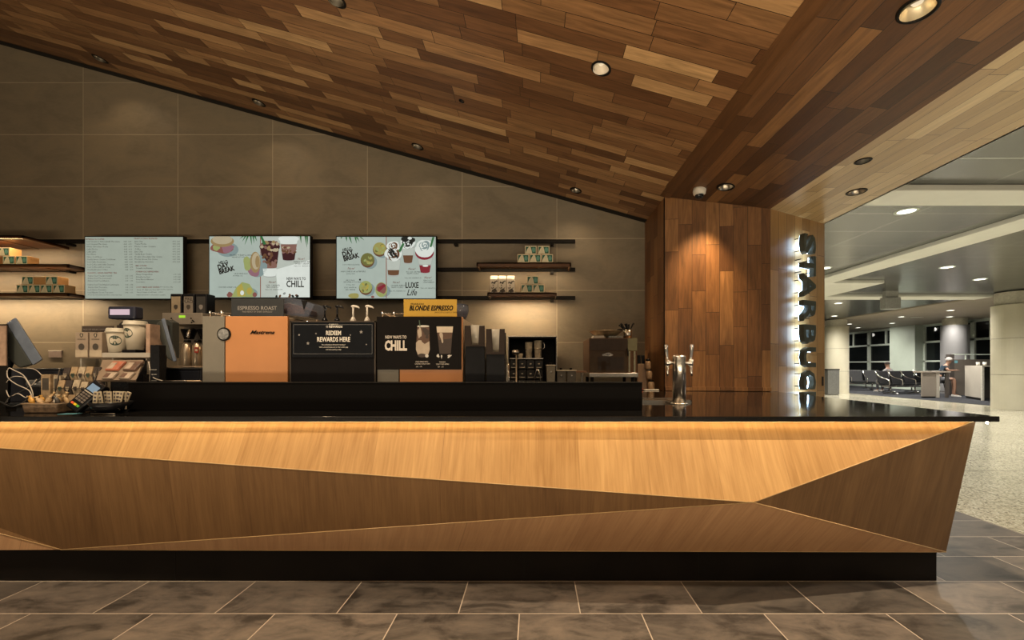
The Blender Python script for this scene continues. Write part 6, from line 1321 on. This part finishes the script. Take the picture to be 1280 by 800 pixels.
# ------------------------------------------------------------------ people
skin = mat('skin', (.27, .15, .10), .5, var=.06); hairm = mat('dark_hair', (.03, .02, .014), .6); shirt = mat('black_shirt', (.012, .013, .016), .8); shorts = mat('grey_shorts', (.10, .10, .11), .8); capm = mat('white_cap', (.36, .33, .31), .6); greyt = mat('grey_hoodie', (.20, .19, .19), .85)
def skinmesh(name, pts, edges, m, parent, root=0, lvl=2):
    me = bpy.data.meshes.new(name); me.from_pydata([p[:3] for p in pts], edges, []); me.materials.append(m)
    o = bpy.data.objects.new(name, me); C.objects.link(o); o.parent = parent
    o.modifiers.new('skin', 'SKIN').use_smooth_shade = True; s = o.modifiers.new('sub', 'SUBSURF'); s.levels = s.render_levels = lvl
    for v, p in zip(me.skin_vertices[0].data, pts): v.radius = (p[3], p[4] if len(p) > 4 else p[3])
    me.skin_vertices[0].data[root].use_root = True
    # bake so that the outline does not depend on modifiers
    bpy.context.view_layer.update(); nm = bpy.data.meshes.new_from_object(o.evaluated_get(bpy.context.evaluated_depsgraph_get())); o.modifiers.clear(); o.data = nm; nm.name = name
    return o
def seated(loc, rz, lab, shirt_m, lean, arm, cap, seat=.45, pants=shorts, bare=True):
    """person sitting, facing local -Y; feet forward"""
    t = thing('person', lab, 'person', loc, rz); s = seat + .10; lx = lean
    P_ = [(0, .04, s, .13, .12), (0, .02 - lx*.25, s + .17, .115, .10), (0, .0 - lx*.6, s + .36, .145, .10), (0, -.01 - lx*.85, s + .50, .075, .07), (0, -.03 - lx*1.0, s + .58, .05, .05), (0, -.05 - lx*1.1, s + .66, .075, .085), (0, -.05 - lx*1.15, s + .76, .078, .09)]
    E = [(i, i+1) for i in range(6)]
    def chain(frm, pts): 
        a = frm
        for p in pts: P_.append(p); E.append((a, len(P_)-1)); a = len(P_)-1
        return a
    for sg_ in (-1, 1):
        kn = (sg_*.13, -.42, seat + .08, .062); chain(0, [(sg_*.10, -.05, s - .02, .085), kn, (sg_*.13, -.44, seat*.55, .050), (sg_*.13, -.42, .09, .036), (sg_*.135, -.56, .035, .034, .026)])
        sh = (sg_*.17, -.01 - lx*.75, s + .45, .058); el = arm[0]; ha = arm[1]
        e_ = (sg_*el[0], el[1], el[2], .040); w_ = (sg_*ha[0], ha[1], ha[2], .026)
        wi = chain(3, [sh, e_, w_])
        d = (Vector(w_[:3]) - Vector(e_[:3])).normalized(); sd = Vector((1, 0, 0)); p = Vector(w_[:3]) + d*.075; P_.append((*p, .030, .016)); E.append((wi, len(P_)-1)); pi_ = len(P_)-1
        for j, L in enumerate((.06, .075, .07, .055)):
            a = p + sd*((j - 1.5)*.020) + d*.03; b = a + d*L*.6 + Vector((0, 0, -.012)); P_.append((*a, .009)); E.append((pi_, len(P_)-1)); P_.append((*b, .007)); E.append((len(P_)-2, len(P_)-1))
        a = Vector(w_[:3]) + d*.03 - sd*sg_*.035; P_.append((*a, .010)); E.append((wi, len(P_)-1)); b = a + d*.04 - sd*sg_*.008; P_.append((*b, .008)); E.append((len(P_)-2, len(P_)-1))
    skinmesh('body', P_, E, skin, t)
    S_ = [(0, .04, s - .03, .15, .14), (0, .02 - lx*.25, s + .17, .135, .118), (0, .0 - lx*.6, s + .36, .165, .118), (0, -.01 - lx*.82, s + .47, .09, .08)]; Es = [(0, 1), (1, 2), (2, 3)]
    for sg_ in (-1, 1):
        sh = Vector((sg_*.17, -.01 - lx*.75, s + .45)); el = Vector((sg_*arm[0][0], arm[0][1], arm[0][2])); m_ = sh.lerp(el, .55 if bare else 1.0)
        S_.append((*sh, .072)); Es.append((3, len(S_)-1)); S_.append((*m_, .062)); Es.append((len(S_)-2, len(S_)-1))
        if not bare: w2 = Vector((sg_*arm[1][0], arm[1][1], arm[1][2])); S_.append((*(el.lerp(w2, .9)), .038)); Es.append((len(S_)-2, len(S_)-1))
    skinmesh('shirt', S_, Es, shirt_m, t)
    K_ = [(0, .04, s - .02, .15, .14)]; Ek = []
    for sg_ in (-1, 1):
        K_.append((sg_*.10, -.05, s - .025, .098)); Ek.append((0, len(K_)-1)); K_.append((sg_*.125, -.33, seat + .085, .085)); Ek.append((len(K_)-2, len(K_)-1))
        if not bare:
            K_.append((sg_*.13, -.44, seat + .04, .075)); Ek.append((len(K_)-2, len(K_)-1)); K_.append((sg_*.13, -.43, .12, .055)); Ek.append((len(K_)-2, len(K_)-1))
    skinmesh('shorts' if bare else 'trousers', K_, Ek, pants, t)
    hx, hy, hz = 0, -.055 - lx*1.12, s + .735
    for sg_ in (-1, 1): bm = BM(); lathe(bm, [(0, -.02), (.012, -.014), (.014, 0), (.011, .016), (0, .02)], c=(sg_*.083, hy + .005, hz - .015), seg=12, sx=.6); obj('ear', bm, skin, t)
    bm = BM(); tube(bm, [(0, hy - .088, hz + .01), (0, hy - .112, hz - .022), (0, hy - .09, hz - .030)], [.008, .013, .010], 10); obj('nose', bm, skin, t)
    for sg_ in (-1, 1): bm = BM(); lathe(bm, [(0, -.008), (.010, 0), (0, .008)], c=(sg_*.032, hy - .088, hz + .012), seg=12); obj('eye', bm, blkgloss, t)
    bm = BM(); tube(bm, [(-.022, hy - .088, hz - .052), (0, hy - .093, hz - .054), (.022, hy - .088, hz - .052)], .005, 8); obj('mouth', bm, mat('lip', (.35, .14, .11), .5), t)
    bm = BM(); lathe(bm, [(.094, -.02), (.098, .02), (.085, .07), (.05, .098), (0, .108)], c=(0, hy + .012, hz + .01), seg=24, sy=1.1); obj('cap' if cap else 'hair', bm, capm if cap else hairm, t)
    if cap: bm = BM(); hull8(bm, [(-.06, hy - .07, hz + .045), (.06, hy - .07, hz + .045), (.05, hy - .16, hz + .03), (-.05, hy - .16, hz + .03)], [(-.06, hy - .07, hz + .053), (.06, hy - .07, hz + .053), (.05, hy - .16, hz + .038), (-.05, hy - .16, hz + .038)]); obj('cap_visor', bm, capm, t, bevel=.003); bm = BM(); lathe(bm, [(0, -.03), (.03, -.02), (.036, 0), (.03, .02), (0, .03)], c=(0, hy + .10, hz + .10), seg=14); obj('hair_bun', bm, hairm, t)
    for sg_ in (-1, 1): bm = BM(); hull8(bm, [(sg_*.135-.045, -.62, .0), (sg_*.135+.045, -.62, .0), (sg_*.135+.04, -.36, .0), (sg_*.135-.04, -.36, .0)], [(sg_*.135-.038, -.60, .05), (sg_*.135+.038, -.60, .05), (sg_*.135+.038, -.38, .09), (sg_*.135-.038, -.38, .09)]); obj('shoe', bm, mat('shoe_white', (.5, .48, .45), .6), t, bevel=.015)
    return t
ps = .62
seated((PX(1173.5, 16.45), 16.45, .006), math.radians(52), 'person in a black shirt and white cap sitting at the high table', shirt, .22, ((.27, -.24, ps + .42), (.12, -.46, ps + .425)), True, seat=ps)
t = thing('stool', 'dark high stool under the person at the high table', 'stool', (PX(1173.5, 16.45), 16.45, .006))
bm = BM(); lathe(bm, [(0, 0), (.20, 0), (.21, .03), (.19, .055), (0, .06)], c=(0, 0, .52), seg=28); obj('seat', bm, vin, t)
for i in range(4): a = PI/4 + i*PI/2; bm = BM(); tube(bm, [(.14*math.cos(a), .14*math.sin(a), .52), (.22*math.cos(a), .22*math.sin(a), 0)], .014, 8); obj('leg', bm, chrome, t)
bm = BM(); tube(bm, [(.2*math.cos(a), .2*math.sin(a), .2) for a in [PI/4 + i*PI/2 for i in range(5)]], .011, 8); obj('foot_ring', bm, chrome, t)
seated((PX(1109, 19.0), 18.92, .0), PI + .10, 'person resting behind the benches, only the head showing above them', greyt, .02, ((.25, -.02, .85), (.20, -.26, .68)), False, seat=.48, bare=False)
t = thing('laptop', 'open laptop with a blue screen beside the seated person', 'laptop', (PX(1171, 15.8), 15.78, 1.027)); t.rotation_euler = (0, 0, math.radians(25) + PI)
bm = BM(); box(bm, -.16, .16, -.11, .11, 0, .016); obj('keyboard', bm, mat('laptop_grey', (.3, .3, .3), .35, metal=.5), t, bevel=.004); bm = BM(); hull8(bm, [(-.16, .10, .016), (.16, .10, .016), (.16, .11, .016), (-.16, .11, .016)], [(-.16, .17, .22), (.16, .17, .22), (.16, .178, .22), (-.16, .178, .22)]); obj('lid', bm, mat('laptop_blue', (.08, .16, .30), .35), t)
# ------------------------------------------------------------------ lights
W = (1.0, .72, .42); W2 = (1.0, .80, .56); N = (1.0, .95, .85)
def sp(p, tgt, e, col=W, size=.03, spot=95, blend=.9): return light('SPOT', p, tgt, e, col, size, spot, blend)
for x, y in ROW3[1:]: z = zmain(x) - .03; sp((x, y, z), (x, y + .45, 0), 200 * (z/3.4)**2, W2, .04, 120)
for x, y in ROW2: z = zmain(x) - .03; sp((x, y, z), (x, y, 0), 42 * (z/3.4)**2, W, .04, 120)
for x, y in ROW1: z = zmain(x) - .03; sp((x, y, z), (x, y - .1, 0), (14 if x > 0 else 4) * (z/3.4)**2, W, .05, 130)
x, y = MIDL[1]; sp((x, y, zmid(x) - .02), (x - .35, y + .1, 0), 330, W2, .03, 125)
x, y = MIDL[2]; sp((x, y, zmid(x) - .02), (x - .1, y + .4, 0), 90, W, .03, 115)
x, y = MIDL[0]; sp((x - .08, y + .02, zmid(x) - .03), (x - .14, 4.75, 1.0), 150, (1, .66, .32), .04, 66, 1.0)
# added lamps behind camera: UP for floor bounce, FILL for soft concourse light
up = light('AREA', (-1.5, -1.1, .2), (-1.5, -1.1, 3), UP, (1.0, .80, .55), 8.5, sy=.8); up.rotation_euler = (math.radians(166), 0, 0); up.data.spread = math.radians(152)
light('AREA', (-1.5, -2.2, 3.2), (-1.0, 3.0, 1.6), FILL, (1.0, .80, .55), 5.0, sy=2.0)
# concourse
for x, y, z in CL: light('SPOT', (x, y, z - .03), (x, y, 0), 270, N, .08, 150, .8)
for x, y in ((6, 1.5), (9.5, 1.5), (9.5, 5.5), (12.3, 3.5), (12.3, 8.0), (6.0, 8.5), (9.2, 13.8), (12.3, 16.4), (14.9, 11.2), (14.8, 14.8), (16.5, 16.0), (16.6, 19.8), (14.9, 20.6)):
    light('SPOT', (x, y, 3.27), (x, y, 0), 330, N, .10, 160, .8)

# light strips under the wall shelves
def under(x0_, x1_, y, z, e, tgt=(0, .18, -1)):
    o = light('AREA', ((x0_+x1_)/2, y, z), ((x0_+x1_)/2 + tgt[0], y + tgt[1], z + tgt[2]), e, (1.0, .74, .46), x1_ - x0_, sy=.03); o.rotation_euler = (math.atan2(tgt[1], 1), 0, 0); return o
under(S_A[0] + .05, S_A[1] - .05, 5.07, S_A[2] - .036, 4)
under(S_B[0] + .05, S_B[1] - .05, 5.07, S_B[2] - .036, 22, (0, -.12, -1))
under(S_C[0] + .05, S_C[1] - .05, 5.08, S_C[2] - .035, 11)
under(S_D[0] + .05, S_D[1] - .05, 5.08, S_D[2] - .035, 26)
under(S_E[0] + .05, S_E[1] - .05, 5.00, S_E[2] - .035, 12)

light('SPOT', (3.75, 1.5, 2.35), (3.05, 2.15, 2.93), 45, (.55, .78, 1.0), .08, 80, 1.0)  # added cool spot for the blue-white glow on the soffit, no fixture
for yy in (13.5, 22, 26): light('SPOT', (18.0, yy, 3.2), (19.6, yy, 0), 90, N, .1, 150, .8)  # added spots brightening the window frames, no fixtures of their own
